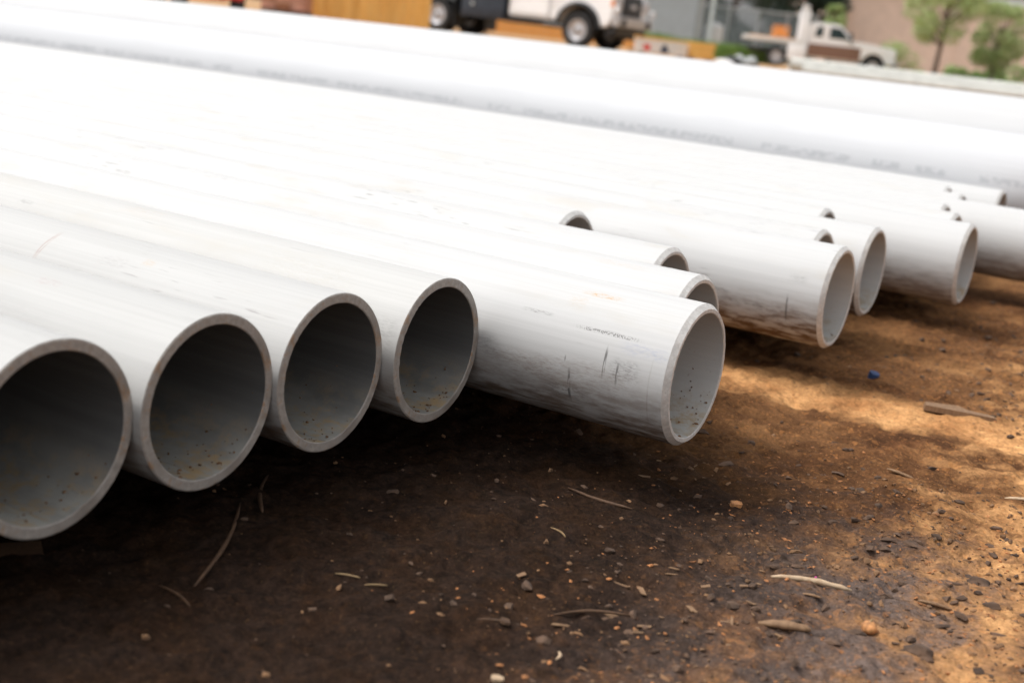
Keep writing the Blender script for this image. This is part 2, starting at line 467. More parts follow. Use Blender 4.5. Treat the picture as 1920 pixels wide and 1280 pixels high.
# ------------------------------------------------------------------ pipes
D = 0.219; RAD = D / 2; WALL = 0.0135
def make_pipe(name, y, zc, x_end, rad, wall, length, mat, bevelled, droop=0.0, nseg=96, yaw=0.0):
    """an open steel tube along x with its mouth at x_end; tube and bore in one mesh, the cut end a part of its own"""
    ri = rad - wall
    L = length
    us = [0.0] + list(-np.linspace(0.25, 1.0, 4) * 1.2) + list(-np.linspace(1.6, L, 14))
    verts = []; faces = []; uvs = []; mi = []
    ch = 0.0085 if bevelled else 0.0012         # set-back of the outer edge
    def dz(u): 
        x = x_end + u
        return -droop * max(0.0, -x - 0.3) ** 2
    def ring(u, r):
        s = len(verts)
        for i in range(nseg + 1):
            t = -math.pi + 2 * math.pi * i / nseg
            verts.append((u, -r * math.sin(t), r * math.cos(t) + dz(u)))
            uvs.append((u, t * rad))
        return s
    prev = None
    for u in us:
        s = ring(u - (ch if u == 0.0 else 0), rad)
        if prev is not None:
            for i in range(nseg):
                faces.append((prev + i, prev + i + 1, s + i + 1, s + i)); mi.append(0)
        prev = s
    prev = None
    for u in us:
        s = ring(u - (0.0012 if u == 0.0 else 0), ri)
        if prev is not None:
            for i in range(nseg):
                faces.append((prev + i + 1, prev + i, s + i, s + i + 1)); mi.append(1)
        prev = s
    a = ring(us[-1], rad); b = ring(us[-1], ri)
    for i in range(nseg):
        faces.append((a + i, a + i + 1, b + i + 1, b + i)); mi.append(0)
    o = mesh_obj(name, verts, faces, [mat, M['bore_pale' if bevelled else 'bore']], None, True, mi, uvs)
    o.location = (x_end, y, zc)
    o.rotation_euler = (0, 0, yaw)
    # cut end
    verts = []; faces = []; uvs = []
    rs = random.Random(int(y * 1000) + int(x_end * 977))
    land = ri + wall * (0.48 if bevelled else 0.90)
    wob = [(0.0006 if bevelled else 0.0011) * rs.uniform(-1, 1) for _ in range(nseg)]
    jag = [0.0 if bevelled else (rs.uniform(0, 0.0007) + (0.0012 if rs.random() < 0.08 else 0)) for _ in range(nseg)]
    def ring2(u, r, wk):
        s = len(verts)
        for i in range(nseg + 1):
            t = -math.pi + 2 * math.pi * i / nseg
            rq = r - (jag[i % nseg] if r > land - 1e-6 and wk > 0.3 else 0)
            verts.append((u + wob[i % nseg] * wk, -rq * math.sin(t), rq * math.cos(t)))
        return s
    prof = [(-ch, rad, 0), (0.0, land, 0.4), None, (0.0, land, 0.4), (0.0, ri + 0.0013, 0.6), None, (0.0, ri + 0.0013, 0.6), (-0.0012, ri, 0)]
    prev = None
    for p in prof:
        if p is None: prev = None; continue
        s = ring2(*p)
        if prev is not None:
            for i in range(nseg):
                faces.append((prev + i, s + i, s + i + 1, prev + i + 1))
        prev = s
    e = mesh_obj('cut_end', verts, faces, M['rim_bevel' if bevelled else 'rim_rough'], o, True)
    return o

DK = (0.10, 0.095, 0.09); BR = (0.14, 0.075, 0.04); YB = (0.45, 0.27, 0.11); INK = (0.26, 0.29, 0.42)
MARKS = {
    5: [(-0.236, 0.106, 0.026, 0.0035, DK, 0.9, 'scuff'), (-0.112, 0.114, 0.050, 0.0030, DK, 0.8, 'text'),
        (-0.045, 0.128, 0.040, 0.010, INK, 0.7, 'scuff'), (-0.150, 0.050, 0.032, 0.006, YB, 1.4, 'scuff'),
        (-0.181, 0.073, 0.016, 0.012, YB, 0.45, 'scuff'), (-0.105, 0.157, 0.0022, 0.022, DK, 1.0, 'scratch'),
        (-0.083, 0.170, 0.0018, 0.016, DK, 0.9, 'scratch'), (-0.161, 0.208, 0.0024, 0.028, DK, 1.0, 'scratch'),
        (-0.170, 0.160, 0.0012, 0.010, DK, 0.8, 'scratch'), (-0.072, 0.162, 0.024, 0.016, DK, 0.85, 'scuff'),
        (-0.165, 0.222, 0.040, 0.016, DK, 0.85, 'scuff'), (-0.031, 0.185, 0.0012, 0.055, BR, 0.22, 'scratch'),
        (-0.250, 0.190, 0.060, 0.020, BR, 0.6, 'scuff'), (-0.130, 0.190, 0.090, 0.030, BR, 0.5, 'scuff'),
        (-0.320, 0.175, 0.030, 0.016, DK, 0.6, 'scuff')],
    3: [(-0.500, 0.065, 0.0045, 0.030, (0.30, 0.19, 0.16), 0.5, 'scratch'), (-0.356, 0.065, 0.030, 0.012, (0.32, 0.30, 0.30), 0.8, 'scuff'),
        (-0.300, 0.050, 0.012, 0.008, YB, 0.6, 'scuff'), (-0.365, 0.100, 0.010, 0.006, BR, 0.6, 'scuff')],
    2: [(-0.247, 0.038, 0.020, 0.008, (0.36, 0.27, 0.27), 0.8, 'scuff'), (-0.30, 0.10, 0.12, 0.020, (0.34, 0.33, 0.33), 0.5, 'scuff')],
    4: [(-0.839, 0.071, 0.020, 0.005, DK, 0.7, 'scuff'), (-0.60, 0.02, 0.050, 0.02, YB, 0.25, 'scuff'), (-0.20, 0.07, 0.10, 0.03, (0.36, 0.32, 0.25), 0.4, 'scuff'),
        (-0.035, 0.14, 0.030, 0.030, DK, 0.5, 'scuff')],
    6: [(-1.31, 0.072, 0.025, 0.005, DK, 0.9, 'scuff'), (-1.443, 0.10, 0.030, 0.007, DK, 0.8, 'scuff'), (-0.14, 0.03, 0.05, 0.01, YB, 0.35, 'scuff')],
    7: [(-1.690, 0.090, 0.040, 0.006, DK, 0.8, 'scuff')],
    9: [(-0.23, 0.184, 0.030, 0.004, DK, 0.9, 'scuff'), (-0.175, 0.203, 0.060, 0.004, DK, 0.9, 'scuff'), (-0.075, 0.196, 0.0022, 0.030, DK, 0.9, 'scratch'),
        (-0.062, 0.13, 0.02, 0.01, DK, 0.5, 'scuff'), (-0.115, 0.214, 0.030, 0.010, DK, 0.7, 'scuff')],
    13: [(-0.127, 0.222, 0.020, 0.010, DK, 0.6, 'scuff')],
}
ENDS = {1: -0.231, 2: -0.219, 3: -0.211, 4: -0.191, 5: 0.133, 6: 0.031, 7: -0.119, 8: -0.445, 9: 0.08, 10: -0.034, 11: 0.03, 12: -0.165,
        13: 0.162, 14: 0.074, 15: -0.006, 16: 0.42, 17: -0.051, 18: -0.145, 19: 0.0}
YS = [0.0, 0.219, 0.438, 0.659, 0.878, 1.100, 1.319, 1.538, 1.758, 1.977, 2.196, 2.415, 2.634, 2.853, 3.072, 3.292, 3.511, 3.73, 3.949]
LABELS = {
    1: 'nearest pale steel pipe, its dark mouth cut off by the left edge of the photo',
    2: 'second nearest steel pipe, square sawn rim with rust at its top',
    3: 'third nearest steel pipe, with a thin reddish line round it near the left edge',
    4: 'fourth nearest steel pipe, its mouth touching the scratched pipe that sticks out',
    5: 'long white jutting pipe with scratches and stains, right beside the fourth nearest pipe',
    6: 'steel pipe directly behind the scratched jutting pipe, only the top of its mouth showing',
    7: 'steel pipe whose mouth arch shows second behind the scratched jutting pipe',
    8: 'shortest steel pipe, the small arch of its mouth set back furthest left',
    9: 'jutting steel pipe in mid row with streaked side and wide open pale mouth',
    10: 'steel pipe behind the mid row jutting pipe, a small arch above its end',
    11: 'steel pipe with a narrow open mouth just right of the mid row jutting pipe',
    12: 'steel pipe set back behind the narrow mouthed pipe, a tiny grey arch showing',
    13: 'jutting steel pipe with a dark shadow on its lower side, mouth towards the right edge',
    14: 'steel pipe whose tiny dark triangle mouth shows just behind the far right jutting pipe',
    15: 'steel pipe with the second tiny dark triangle mouth behind the far right jutting pipe',
    16: 'longest steel pipe of the row, running out of the photo at the right edge',
    17: 'steel pipe with a tiny dark mouth just behind the pipe that leaves the right edge',
    18: 'steel pipe with the farthest tiny triangle mouth, second last of the row',
    19: 'last steel pipe of the row, its square end against the big pipe behind',
}
for i in range(1, 20):
    mt = pipe_material('pale_steel_%02d' % i, i * 3.37, MARKS.get(i, ()), dirt=1.0 if i < 6 else (1.5 if i < 13 else 0.8), base={1: (0.405, 0.402, 0.392), 2: (0.41, 0.407, 0.397), 3: (0.42, 0.417, 0.408), 4: (0.44, 0.436, 0.424)}.get(i, STEEL))
    o = make_pipe('steel_pipe', YS[i - 1], AX, ENDS[i], RAD, WALL, 12.2, mt, i >= 5, 0.0013 if i > 13 else 0.0006, 128 if i < 10 else 72)
    tag(o, LABELS[i], 'pipe', 'pale steel pipes lying side by side')

for n, (yy, xe, lab) in enumerate(((-0.219, -0.26, 'unseen steel pipe added to shade the soil, next to the nearest one, just outside the left edge'), (-0.438, -0.22, 'unseen steel pipe added to shade the soil, second outside the left edge of the photo'), (-0.657, -0.25, 'unseen steel pipe added to shade the soil, third outside the left edge of the photo'))):
    o = make_pipe('steel_pipe', yy, AX, xe, RAD, WALL, 12.2, mt, False, 0.0006, 72)  # unseen pipe, added to darken the ground at lower left
    tag(o, lab, 'pipe', 'pale steel pipes lying side by side')
big1 = pipe_material('big_pipe_steel', 71.3, stencil=(0.288, 0.014, -10.0, -0.9), dirt=0.15, base=(0.495, 0.50, 0.513), size=1.87)
o = make_pipe('large_pipe', 4.275, BASE + 0.205, 1.6, 0.205, 0.0127, 13.5, big1, True, 0.0013, 96)
tag(o, 'large white pipe with a row of dark stencilled marks, right behind the small pipes', 'pipe', 'large white pipes behind the row')
big2 = pipe_material('biggest_pipe_steel', 93.1, dirt=0.15, base=(0.478, 0.478, 0.48), size=2.46)
o = make_pipe('large_pipe', 4.755, BASE + 0.270, 2.1, 0.270, 0.0127, 14.0, big2, True, 0.0013, 96)
tag(o, 'thickest white pipe at the back, its top edge against the trucks and trees', 'pipe', 'large white pipes behind the row')

# dirt crumbs lying in the pipe mouths and stuck in the bores
def crumbs(name, pts, mat, label=None, cat=None, parent=None, flat=0.7):
    vs_ = []; fs = []
    base = []
    t = (1 + 5 ** 0.5) / 2
    for a, b in ((-1, t), (1, t), (-1, -t), (1, -t)): base.append((a, b, 0))
    for a, b in ((-1, t), (1, t), (-1, -t), (1, -t)): base.append((0, a, b))
    for a, b in ((t, -1), (t, 1), (-t, -1), (-t, 1)): base.append((a, 0, b))
    F20 = [(0, 11, 5), (0, 5, 1), (0, 1, 7), (0, 7, 10), (0, 10, 11), (1, 5, 9), (5, 11, 4), (11, 10, 2), (10, 7, 6), (7, 1, 8), (3, 9, 4), (3, 4, 2), (3, 2, 6), (3, 6, 8), (3, 8, 9), (4, 9, 5), (2, 4, 11), (6, 2, 10), (8, 6, 7), (9, 8, 1)]
    for (p, r) in pts:
        s = len(vs_)
        el = random.uniform(0.6, 1.5); an = random.uniform(0, 6.28); ca, sa = math.cos(an), math.sin(an)
        for b in base:
            k = r / 1.9 * random.uniform(0.5, 1.4)
            x, y, z = b[0] * k * el, b[1] * k / el, b[2] * k * flat
            vs_.append((p[0] + x * ca - y * sa, p[1] + x * sa + y * ca, p[2] + z))
        fs += [(s + a, s + b, s + c) for a, b, c in F20]
    o = mesh_obj(name, vs_, fs, mat, parent)
    if parent is None or label: tag(o, label, cat, kind='stuff')
    else: tag(o, kind='stuff')
    return o
pts = []
for i, n in ((1, 40), (2, 55), (3, 45), (4, 60), (5, 60), (9, 20), (11, 15)):
    for _ in range(n):
        t = math.pi + random.gauss(0, 0.55)
        if i == 5 and random.random() < 0.5: t = math.pi + 0.9 + random.gauss(0, 0.25)
        u = -abs(random.gauss(0.0, 0.06)) - 0.006
        r = RAD - WALL - 0.0008
        pts.append(((ENDS[i] + u, YS[i - 1] - r * math.sin(t), AX + r * math.cos(t)), random.choice((0.0008, 0.0010, 0.0013, 0.0018, 0.0024))))
crumbs('dirt_crumbs', pts, M['clod2'], 'small brown dirt crumbs stuck inside the mouths of the nearest pipes', 'dirt')

# timbers under the pipes
for n, (x, lab) in enumerate(((-1.35, 'grey square timber bearer in the dark under the near ends of the pipes'), (-5.2, 'grey square timber bearer under the middle of the pipes'), (-9.4, 'grey square timber bearer under the far ends of the pipes'))):
    o = box('timber_bearer', -0.045, 0.045, -0.85, 5.1, -0.05, BASE - (0.0 if n == 0 else 0.0), M['greywood'], None, 0.004)
    o.location = (x, 0, 0)
    tag(o, lab, 'timber', 'timbers carrying the pipes')

# ------------------------------------------------------------------ loose litter on the soil
def stick(name, p, q, r, mat, label, cat, bend=0.06, flat=1.0, lift=0.0, n=9, taper=0.6, parent=None):
    """a bent tapering twig, splinter or straw lying on the soil"""
    p = Vector((p[0], p[1], 0)); q = Vector((q[0], q[1], 0))
    d = q - p; side = Vector((-d.y, d.x, 0))
    vs_ = []; fs = []
    K = 8
    rr = random.Random(int(p.x * 9999) + 31)
    z0 = max(gz(*(p + d * t).xy) for t in (0, .08, .2, .35)); z1 = max(gz(*(p + d * t).xy) for t in (.65, .8, .92, 1))
    for i in range(n):
        t = i / (n - 1)
        c = p + d * t + side * bend * math.sin(math.pi * t)
        rad = r * (1 - (1 - taper) * abs(2 * t - 1.15) ** 1.5) * (0.55 if i in (0, n - 1) else 1) * rr.uniform(0.88, 1.1)
        z = z0 * (1 - t) + z1 * t + rad * flat * 0.5 + lift
        if i in (0, n - 1): pass
        nrm = side.normalized()
        for k in range(K):
            a = 2 * math.pi * k / K
            vs_.append((c.x + nrm.x * math.cos(a) * rad, c.y + nrm.y * math.cos(a) * rad, z + math.sin(a) * rad * flat))
    zs = [v[2] for v in vs_]
    for i in range(n - 1):
        for k in range(K):
            fs.append((i * K + k, i * K + (k + 1) % K, (i + 1) * K + (k + 1) % K, (i + 1) * K + k))
    fs.append(tuple(range(K))[::-1]); fs.append(tuple((n - 1) * K + k for k in range(K)))
    o = mesh_obj(name, vs_, fs, mat, parent, True)
    if label: tag(o, label, cat)
    return o
LIT = [
    ('stick', (0.346, 0.703), (0.441, 0.759), 0.0050, 'pale_stick', 'long pale curved stick lying alone on grey soil at lower right', 'stick', 0.07, 0.8),
    ('wood_piece', (0.378, 0.572), (0.439, 0.592), 0.0075, 'chip', 'short thick brown wood piece below the long pale stick', 'wood', 0.01, 0.7),
    ('wood_sliver', (0.395, 0.690), (0.418, 0.700), 0.0028, 'chip', 'small brown sliver just below the long pale stick', 'wood', 0.02, 0.6),
    ('straw_stalk', (-0.071, 0.295), (-0.042, 0.308), 0.0014, 'straw', 'short pale straw in the dark soil, left one of the close pair', 'straw', 0.03, 1),
    ('straw_stalk', (-0.025, 0.294), (-0.011, 0.324), 0.0014, 'straw', 'short pale straw in the dark soil, right one of the close pair', 'straw', 0.02, 1),
    ('twig', (-0.300, 0.372), (-0.167, 0.154), 0.0030, 'twig', 'long thin brown twig slanting in the dark below the third pipe', 'twig', 0.04, 1),
    ('twig', (-0.356, 0.491), (-0.254, 0.366), 0.0034, 'twig', 'brown twig in the dark soil just right of the second pipe', 'twig', -0.05, 1),
    ('wood_sliver', (0.232, 0.318), (0.240, 0.300), 0.0018, 'pale_stick', 'tiny pale curled sliver near the middle of the bottom edge', 'wood', 0.2, 0.7),
    ('straw_stalk', (0.133, 0.30), (0.165, 0.318), 0.0016, 'twig', 'dark brown straw lying low in front of the dark soil centre', 'straw', 0.05, 1),
    ('wood_sliver', (0.338, 1.314), (0.384, 1.334), 0.0055, 'chip', 'pale brown splinter on the sandy soil below the jutting pipes', 'wood', 0.03, 0.5),
    ('straw_stalk', (0.05, 0.62), (0.085, 0.60), 0.0013, 'straw', 'thin straw in the shadow under the scratched jutting pipe', 'straw', 0.1, 1),
    ('twig', (-0.02, 0.80), (0.10, 0.78), 0.0028, 'twig', 'dark thin twig below the mouth of the scratched jutting pipe', 'twig', -0.08, 1),
    ('wood_sliver', (0.52, 0.80), (0.56, 0.83), 0.0040, 'chip', 'brown sliver near the lower right corner', 'wood', 0.05, 0.6),
    ('stick', (0.535, 1.33), (0.60, 1.37), 0.0050, 'pale_stick', 'pale splinter cut by the right edge of the photo', 'stick', 0.02, 0.6),
    ('twig', (0.18, 0.40), (0.25, 0.47), 0.0022, 'twig', 'thin brown twig lying left of the short thick wood piece', 'twig', 0.10, 1),
    ('straw_stalk', (-0.20, 0.13), (-0.13, 0.11), 0.0016, 'twig', 'faint brown straw near the bottom left', 'straw', 0.06, 1),
]
for (nm, p, q, r, mk, lab, cat, bend, flat) in LIT:
    stick(nm, gp(p), gp(q), r, M[mk], lab, cat, bend, flat)
def chip(name, x, y, w_, l_, h, rz, mat, label, cat, tilt=0.0, shape=None):
    x, y = gp((x, y))
    bm = bmesh.new()
    rr = random.Random(int(x * 5000))
    prof = shape or [(-.5, -.35), (-.2, -.5), (.3, -.42), (.5, -.1), (.46, .3), (.1, .5), (-.35, .42), (-.5, .1)]
    a = [bm.verts.new((u * l_, v * w_, 0)) for u, v in prof]
    b = [bm.verts.new((u * l_ * .96, v * w_ * .92, h * rr.uniform(.8, 1.2))) for u, v in prof]
    n = len(prof)
    bm.faces.new(a[::-1]); bm.faces.new(b)
    for i in range(n): bm.faces.new((a[i], a[(i + 1) % n], b[(i + 1) % n], b[i]))
    o = bm_obj(name, bm, mat)
    o.location = (x, y, gz(x, y) - 0.0005)
    o.rotation_euler = (tilt, tilt * 0.6, rz)
    tag(o, label, cat)
    return o
chip('wood_board_offcut', 0.352, 1.832, 0.042, 0.145, 0.010, 0.32, M['chip'], 'flat weathered board offcut on sandy soil at the right', 'board', 0.04,
     [(-.5, -.5), (.05, -.42), (.5, -.34), (.48, .05), (.1, .22), (0, .5), (-.48, .48)])
chip('blue_scrap', 0.125, 1.991, 0.020, 0.024, 0.014, 0.4, M['blue'], 'small crumpled blue plastic scrap on the shaded soil', 'scrap', 0.25)
chip('wood_chip', 0.205, 0.934, 0.012, 0.020, 0.006, 0.8, M['nut'], 'orange brown chip on dark soil below the mid row pipe', 'chip', 0.2)
chip('wood_chip', 0.160, 0.318, 0.012, 0.016, 0.003, 2.2, M['twig'], 'flat brown bark chip near the centre of the bottom', 'chip', 0.15)
chip('wood_chip', 0.216, 0.214, 0.010, 0.014, 0.003, 0.5, M['pale_stick'], 'pale wood chip cut by the bottom edge of the photo', 'chip', 0.12)
chip('plank_scrap', -0.40, 0.07, 0.035, 0.09, 0.010, 1.0, M['twig'], 'brown scrap of plank in the dark under the nearest pipe', 'board', 0.05,
     [(-.5, -.5), (.5, -.42), (.5, .46), (-.46, .5)])
for sx, sy, sr, lab in ((0.574, 0.940, 0.015, 'dark stone at the right, above the small round husk'), (0.561, 0.640, 0.017, 'dark stone close to the lower right corner')):
    sx, sy = gp((sx, sy))
    bm = bmesh.new(); bmesh.ops.create_icosphere(bm, subdivisions=3, radius=sr)
    for v in bm.verts:
        f_ = 1 + 0.55 * float(vnoise(np.array(v.co.x * 130 + sx * 50), np.array(v.co.y * 130 + v.co.z * 90), 4))
        v.co = Vector((v.co.x * f_ * 1.15, v.co.y * f_, v.co.z * f_ * 0.6))
    o = bm_obj('dark_stone', bm, M['clod'], None, True)
    o.location = (sx, sy, gz(sx, sy) + 0.003)
    tag(o, lab, 'stone')
chip('pink_scrap', 0.392, 0.752, 0.002, 0.003, 0.005, 0.0, M['pink'], 'tiny pink scrap beside the long pale stick', 'scrap', 0.3)
# round husk
bm = bmesh.new()
bmesh.ops.create_icosphere(bm, subdivisions=3, radius=0.0098)
for v in bm.verts:
    n = vnoise(np.array(v.co.x * 300), np.array(v.co.y * 300 + v.co.z * 170), 9)
    v.co *= 1 + 0.14 * float(n)
    v.co.z *= 0.85
o = bm_obj('round_husk', bm, M['nut'], None, True)
hx, hy = gp((0.493, 0.661))
o.location = (hx, hy, gz(hx, hy) + 0.006)
tag(o, 'small round orange brown husk on grey soil at lower right', 'husk')
bm = bmesh.new()
tube(bm, [Vector((0, 0, 0.006)), Vector((0.001, 0.002, 0.010)), Vector((0.003, 0.002, 0.012))], [0.0022, 0.0012, 0.0005], 8)
bm_obj('stalk', bm, M['straw'], o, True)

# soil clods, grit and fine wood litter: uncountable
rng = np.random.default_rng(5)
def scatter(n, x0, x1, y0, y1, rmin, rmax, mat, name, label, cat, flat=0.7, pw=3.0):
    pts = []
    xs = rng.uniform(x0, x1, n); ys = rng.uniform(y0, y1, n)
    keep = (vnoise(xs * 6, ys * 6, 12) + vnoise(xs * 2, ys * 2, 13)) > rng.uniform(-0.7, 0.35, n)
    xs, ys = xs[keep], ys[keep]
    k2 = rng.uniform(0, 1, len(xs)) < np.clip((xs - 0.05) / 0.45, 0.10, 1)
    xs, ys = xs[k2], ys[k2]
    zs = ground_z(xs, ys)
    rr = rmin + (rmax - rmin) * rng.uniform(0, 1, len(xs)) ** pw
    for x, y, z, r in zip(xs, ys, zs, rr): pts.append(((x, y, z + r * 0.10), r))
    crumbs(name, pts, mat, label, cat, None, flat)
scatter(12000, -0.35, 1.0, 0.0, 3.2, 0.0018, 0.0105, M['clod'], 'dark_clods', 'dark soil clods strewn over the ground in front of the pipes', 'clods', 0.55, 8)
scatter(9000, 0.0, 1.0, 0.2, 3.0, 0.0009, 0.0042, M['fleck'], 'orange_flecks', 'tiny orange brown flecks of bark strewn over the soil', 'flecks', 0.45, 3)
scatter(8000, -0.35, 1.0, 0.0, 3.0, 0.0012, 0.006, M['clod2'], 'brown_grit', 'brown grit and crumbs strewn over the ground', 'grit', 0.7, 4)
def litter(n, name, mat, label):
    vs_ = []; fs = []
    for _ in range(n):
        if _ % 14 == 0: cx_, cy_ = random.uniform(0.1, 0.95), random.uniform(0.3, 2.5)
        x = cx_ + random.gauss(0, .09); y = cy_ + random.gauss(0, .09)
        l_ = 0.0025 + 0.012 * random.random() ** 3; w_ = l_ * random.uniform(0.10, 0.45); h = 0.0012
        a = random.uniform(0, 6.28); ca, sa = math.cos(a), math.sin(a)
        z = gz(x, y) + 0.001; tz = random.uniform(-0.25, 0.25)
        s = len(vs_)
        for u, v, t in ((-1, -.8, 0), (.7, -1, 0), (1, .6, 0), (-.6, 1, 0), (-1, -.8, 1), (.7, -1, 1), (1, .6, 1), (-.6, 1, 1)):
            X_ = u * l_; Y_ = v * w_
            vs_.append((x + X_ * ca - Y_ * sa, y + X_ * sa + Y_ * ca, z + t * h + X_ * tz))
        fs += [(s + 4, s + 5, s + 6, s + 7), (s, s + 1, s + 5, s + 4), (s + 1, s + 2, s + 6, s + 5), (s + 2, s + 3, s + 7, s + 6), (s + 3, s, s + 4, s + 7), (s + 3, s + 2, s + 1, s)]
    tag(mesh_obj(name, vs_, fs, mat), label, 'litter', kind='stuff')
litter(130, 'wood_litter', M['chip'], 'fine brown wood chips scattered over the soil')

# ------------------------------------------------------------------ vehicles
def wheel(parent, x, y, r, wdt, hubmat, side=-1, steer=0.0):
    wb = bpy.data.objects.new('wheel', None)
    link(wb, parent)
    wb.location = (x, y, r)
    wb.rotation_euler = (0, 0, steer)
    def lathe(name, prof, mat, n=40):
        vs_ = []; fs = []
        for (rr, yy) in prof:
            for i in range(n):
                t = 2 * math.pi * i / n
                vs_.append((rr * math.cos(t), yy * side, rr * math.sin(t)))
        for j in range(len(prof) - 1):
            for i in range(n):
                k = (i + 1) % n
                fs.append((j * n + i, j * n + k, (j + 1) * n + k, (j + 1) * n + i))
        ob = mesh_obj(name, vs_, fs, mat, wb, True)
        bm_ = bmesh.new(); bm_.from_mesh(ob.data); bmesh.ops.recalc_face_normals(bm_, faces=bm_.faces[:]); bm_.to_mesh(ob.data); bm_.free()
        return ob
    h = wdt / 2
    lathe('tyre', [(r * .58, -h * .8), (r * .9, -h), (r * .98, -h * .8), (r, -h * .3), (r, h * .3), (r * .98, h * .8), (r * .9, h), (r * .66, h * .95), (r * .58, h * .8), (r * .58, -h * .8)], M['tyre'])
    rim = lathe('rim', [(r * .595, h * .3), (r * .595, h * .84), (r * .55, h * .86), (r * .5, h * .35), (r * .30, h * .15), (r * .24, h * .55), (r * .19, h * .8), (r * .13, h * .82), (r * .004, h * .82)], hubmat)
    bm_ = bmesh.new()
    cyl(bm_, (0, side * h * .80, 0), (0, side * h * .90, 0), r * .085, n=12)
    bm_obj('hub_cap', bm_, M['black'], rim)
    return wb
def mirror_arm(parent, x, y, z, mat):
    bm_ = bmesh.new()
    s = -1 if y < 0 else 1
    tube(bm_, [Vector((x, y, z)), Vector((x + .05, y + s * .18, z + .02))], [.02, .02], 8)
    bbox(bm_, x + .0, x + .08, y + s * .30 - .11, y + s * .30 + .11, z - .12, z + .28, .02)
    bm_obj('mirror', bm_, mat, parent, True)

def service_truck(loc, rz):
    """big white chassis-cab truck, long bonnet, dark stake bed and dark side tanks; forward is +x, the side in view is -y"""
    t = empty('service_truck', loc, rz)
    tag(t, 'large white work truck with black grille, chrome bumper and dark side boxes', 'truck')
    W2 = 1.0; r = .43
    fx, rx = 0.0, -4.15
    bm = bmesh.new()
    for s in (-1, 1): bbox(bm, -5.7, .75, s * .42 - .05, s * .42 + .05, .55, .75, .01)
    for x in (-5.2, -3.6, -2.4, -1.0): bbox(bm, x - .06, x + .06, -.4, .4, .57, .73)
    cyl(bm, (rx, -.85, r), (rx, .85, r), .09); cyl(bm, (fx, -.85, r), (fx, .85, r), .08)
    bm_obj('chassis', bm, M['black'], t, True)
    # bonnet with wheel-arch cut
    def arch(cx, cz, R0, a0, a1, n=12): return [(cx + R0 * math.cos(a0 + (a1 - a0) * i / n), cz + R0 * math.sin(a0 + (a1 - a0) * i / n)) for i in range(n + 1)]
    prof = [(-.78, .62)] + [p for p in arch(0, .46, .56, math.pi * .93, math.pi * .06)] + [(.80, .58), (.92, .78), (.94, 1.25), (.84, 1.42), (.30, 1.50), (-.78, 1.56)]
    bm = bmesh.new(); prism(bm, prof, -.98, .98, .03); bm_obj('bonnet', bm, M['white_paint'], t, True)
    for s in (-1, 1):
        bm = bmesh.new()
        tube(bm, [Vector((x, s * 1.0, z)) for x, z in arch(0, .46, .60, math.pi * .97, math.pi * .03, 14)], [.055] * 15, 8)
        bm_obj('fender_flare', bm, M['black'], t, True)
    bm = bmesh.new(); bbox(bm, -.62, .62, -.70, .70, .5, 1.1); bm_obj('wheel_well', bm, M['black'], t)
    # cab
    cp = [(-2.02, .60), (-.80, .60), (-.80, 1.57), (-1.32, 2.20), (-1.46, 2.26), (-1.94, 2.26), (-2.02, 2.16)]
    bm = bmesh.new(); prism(bm, cp, -.97, .97, .04); bm_obj('cab', bm, M['white_paint'], t, True)
    for s in (-1, 1):
        bm = bmesh.new(); prism(bm, [(-1.86, .70), (-.86, .70), (-.86, 1.52), (-1.86, 1.52)], s * .972, s * .995, .008)
        d = bm_obj('door', bm, M['white_paint'], t, True)
        bm = bmesh.new(); bbox(bm, -1.80, -1.62, s * 1.01 - .015, s * 1.01 + .015, 1.30, 1.35, .008); bm_obj('handle', bm, M['black'], d, True)
        bm = bmesh.new(); prism(bm, [(-1.84, 1.58), (-.93, 1.58), (-1.32, 2.10), (-1.84, 2.12)], s * .972, s * .985); bm_obj('side_window', bm, M['glass'], t)
        bm = bmesh.new(); bbox(bm, -2.0, -.72, s * 1.02 - .10, s * 1.02 + .10, .44, .50, .02); bm_obj('running_board', bm, M['black'], t, True)
        mirror_arm(t, -1.05, s * .98, 1.62, M['black'])
    bm = bmesh.new()
    q = [bm.verts.new(v) for v in ((-.785, -.86, 1.63), (-.785, .86, 1.63), (-1.29, .82, 2.19), (-1.29, -.82, 2.19))]
    bm.faces.new(q)
    bmesh.ops.solidify(bm, geom=bm.faces[:], thickness=-.012)
    bmesh.ops.translate(bm, verts=bm.verts[:], vec=(.012, 0, .012))
    bm_obj('windscreen', bm, M['glass'], t)
    # front
    g = box('grille', .945, .985, -.53, .53, .80, 1.38, M['black'], t, .02)
    for z in (.98, 1.10, 1.22): box('grille_bar', .986, 1.0, -.48, .48, z - .022, z + .022, M['navy'], g)
    bm = bmesh.new(); cyl(bm, (.99, 0, 1.12), (1.022, 0, 1.12), .11, .10, 24)
    for v in bm.verts: v.co.z = 1.12 + (v.co.z - 1.12) * .5; v.co.y *= 1.5
    bm_obj('emblem', bm, M['hub'], g, True)
    for s in (-1, 1):
        box('headlight', .90, .965, s * .74 - .20, s * .74 + .20, 1.0, 1.32, M['hub'], t, .03)
        box('marker_lamp', .86, .95, s * .965 - .03, s * .965 + .03, 1.06, 1.22, M['amber'], t, .01)
        bm = bmesh.new(); cyl(bm, (1.10, s * .70, .72), (1.16, s * .70, .72), .09, .09, 20); bm_obj('fog_lamp', bm, M['black'], t, True)
        bm = bmesh.new(); cyl(bm, (1.04, s * 1.02, 1.00), (1.10, s * 1.02, 1.00), .10, .10, 20); cyl(bm, (1.05, s * 1.0, .8), (1.05, s * 1.02, 1.0), .015); bm_obj('round_lamp', bm, M['lamp'], t, True)
    bm = bmesh.new(); prism(bm, [(.94, .60), (1.12, .62), (1.13, .84), (.94, .88)], -1.0, 1.0, .03); bm_obj('bumper', bm, M['chrome'], t, True)
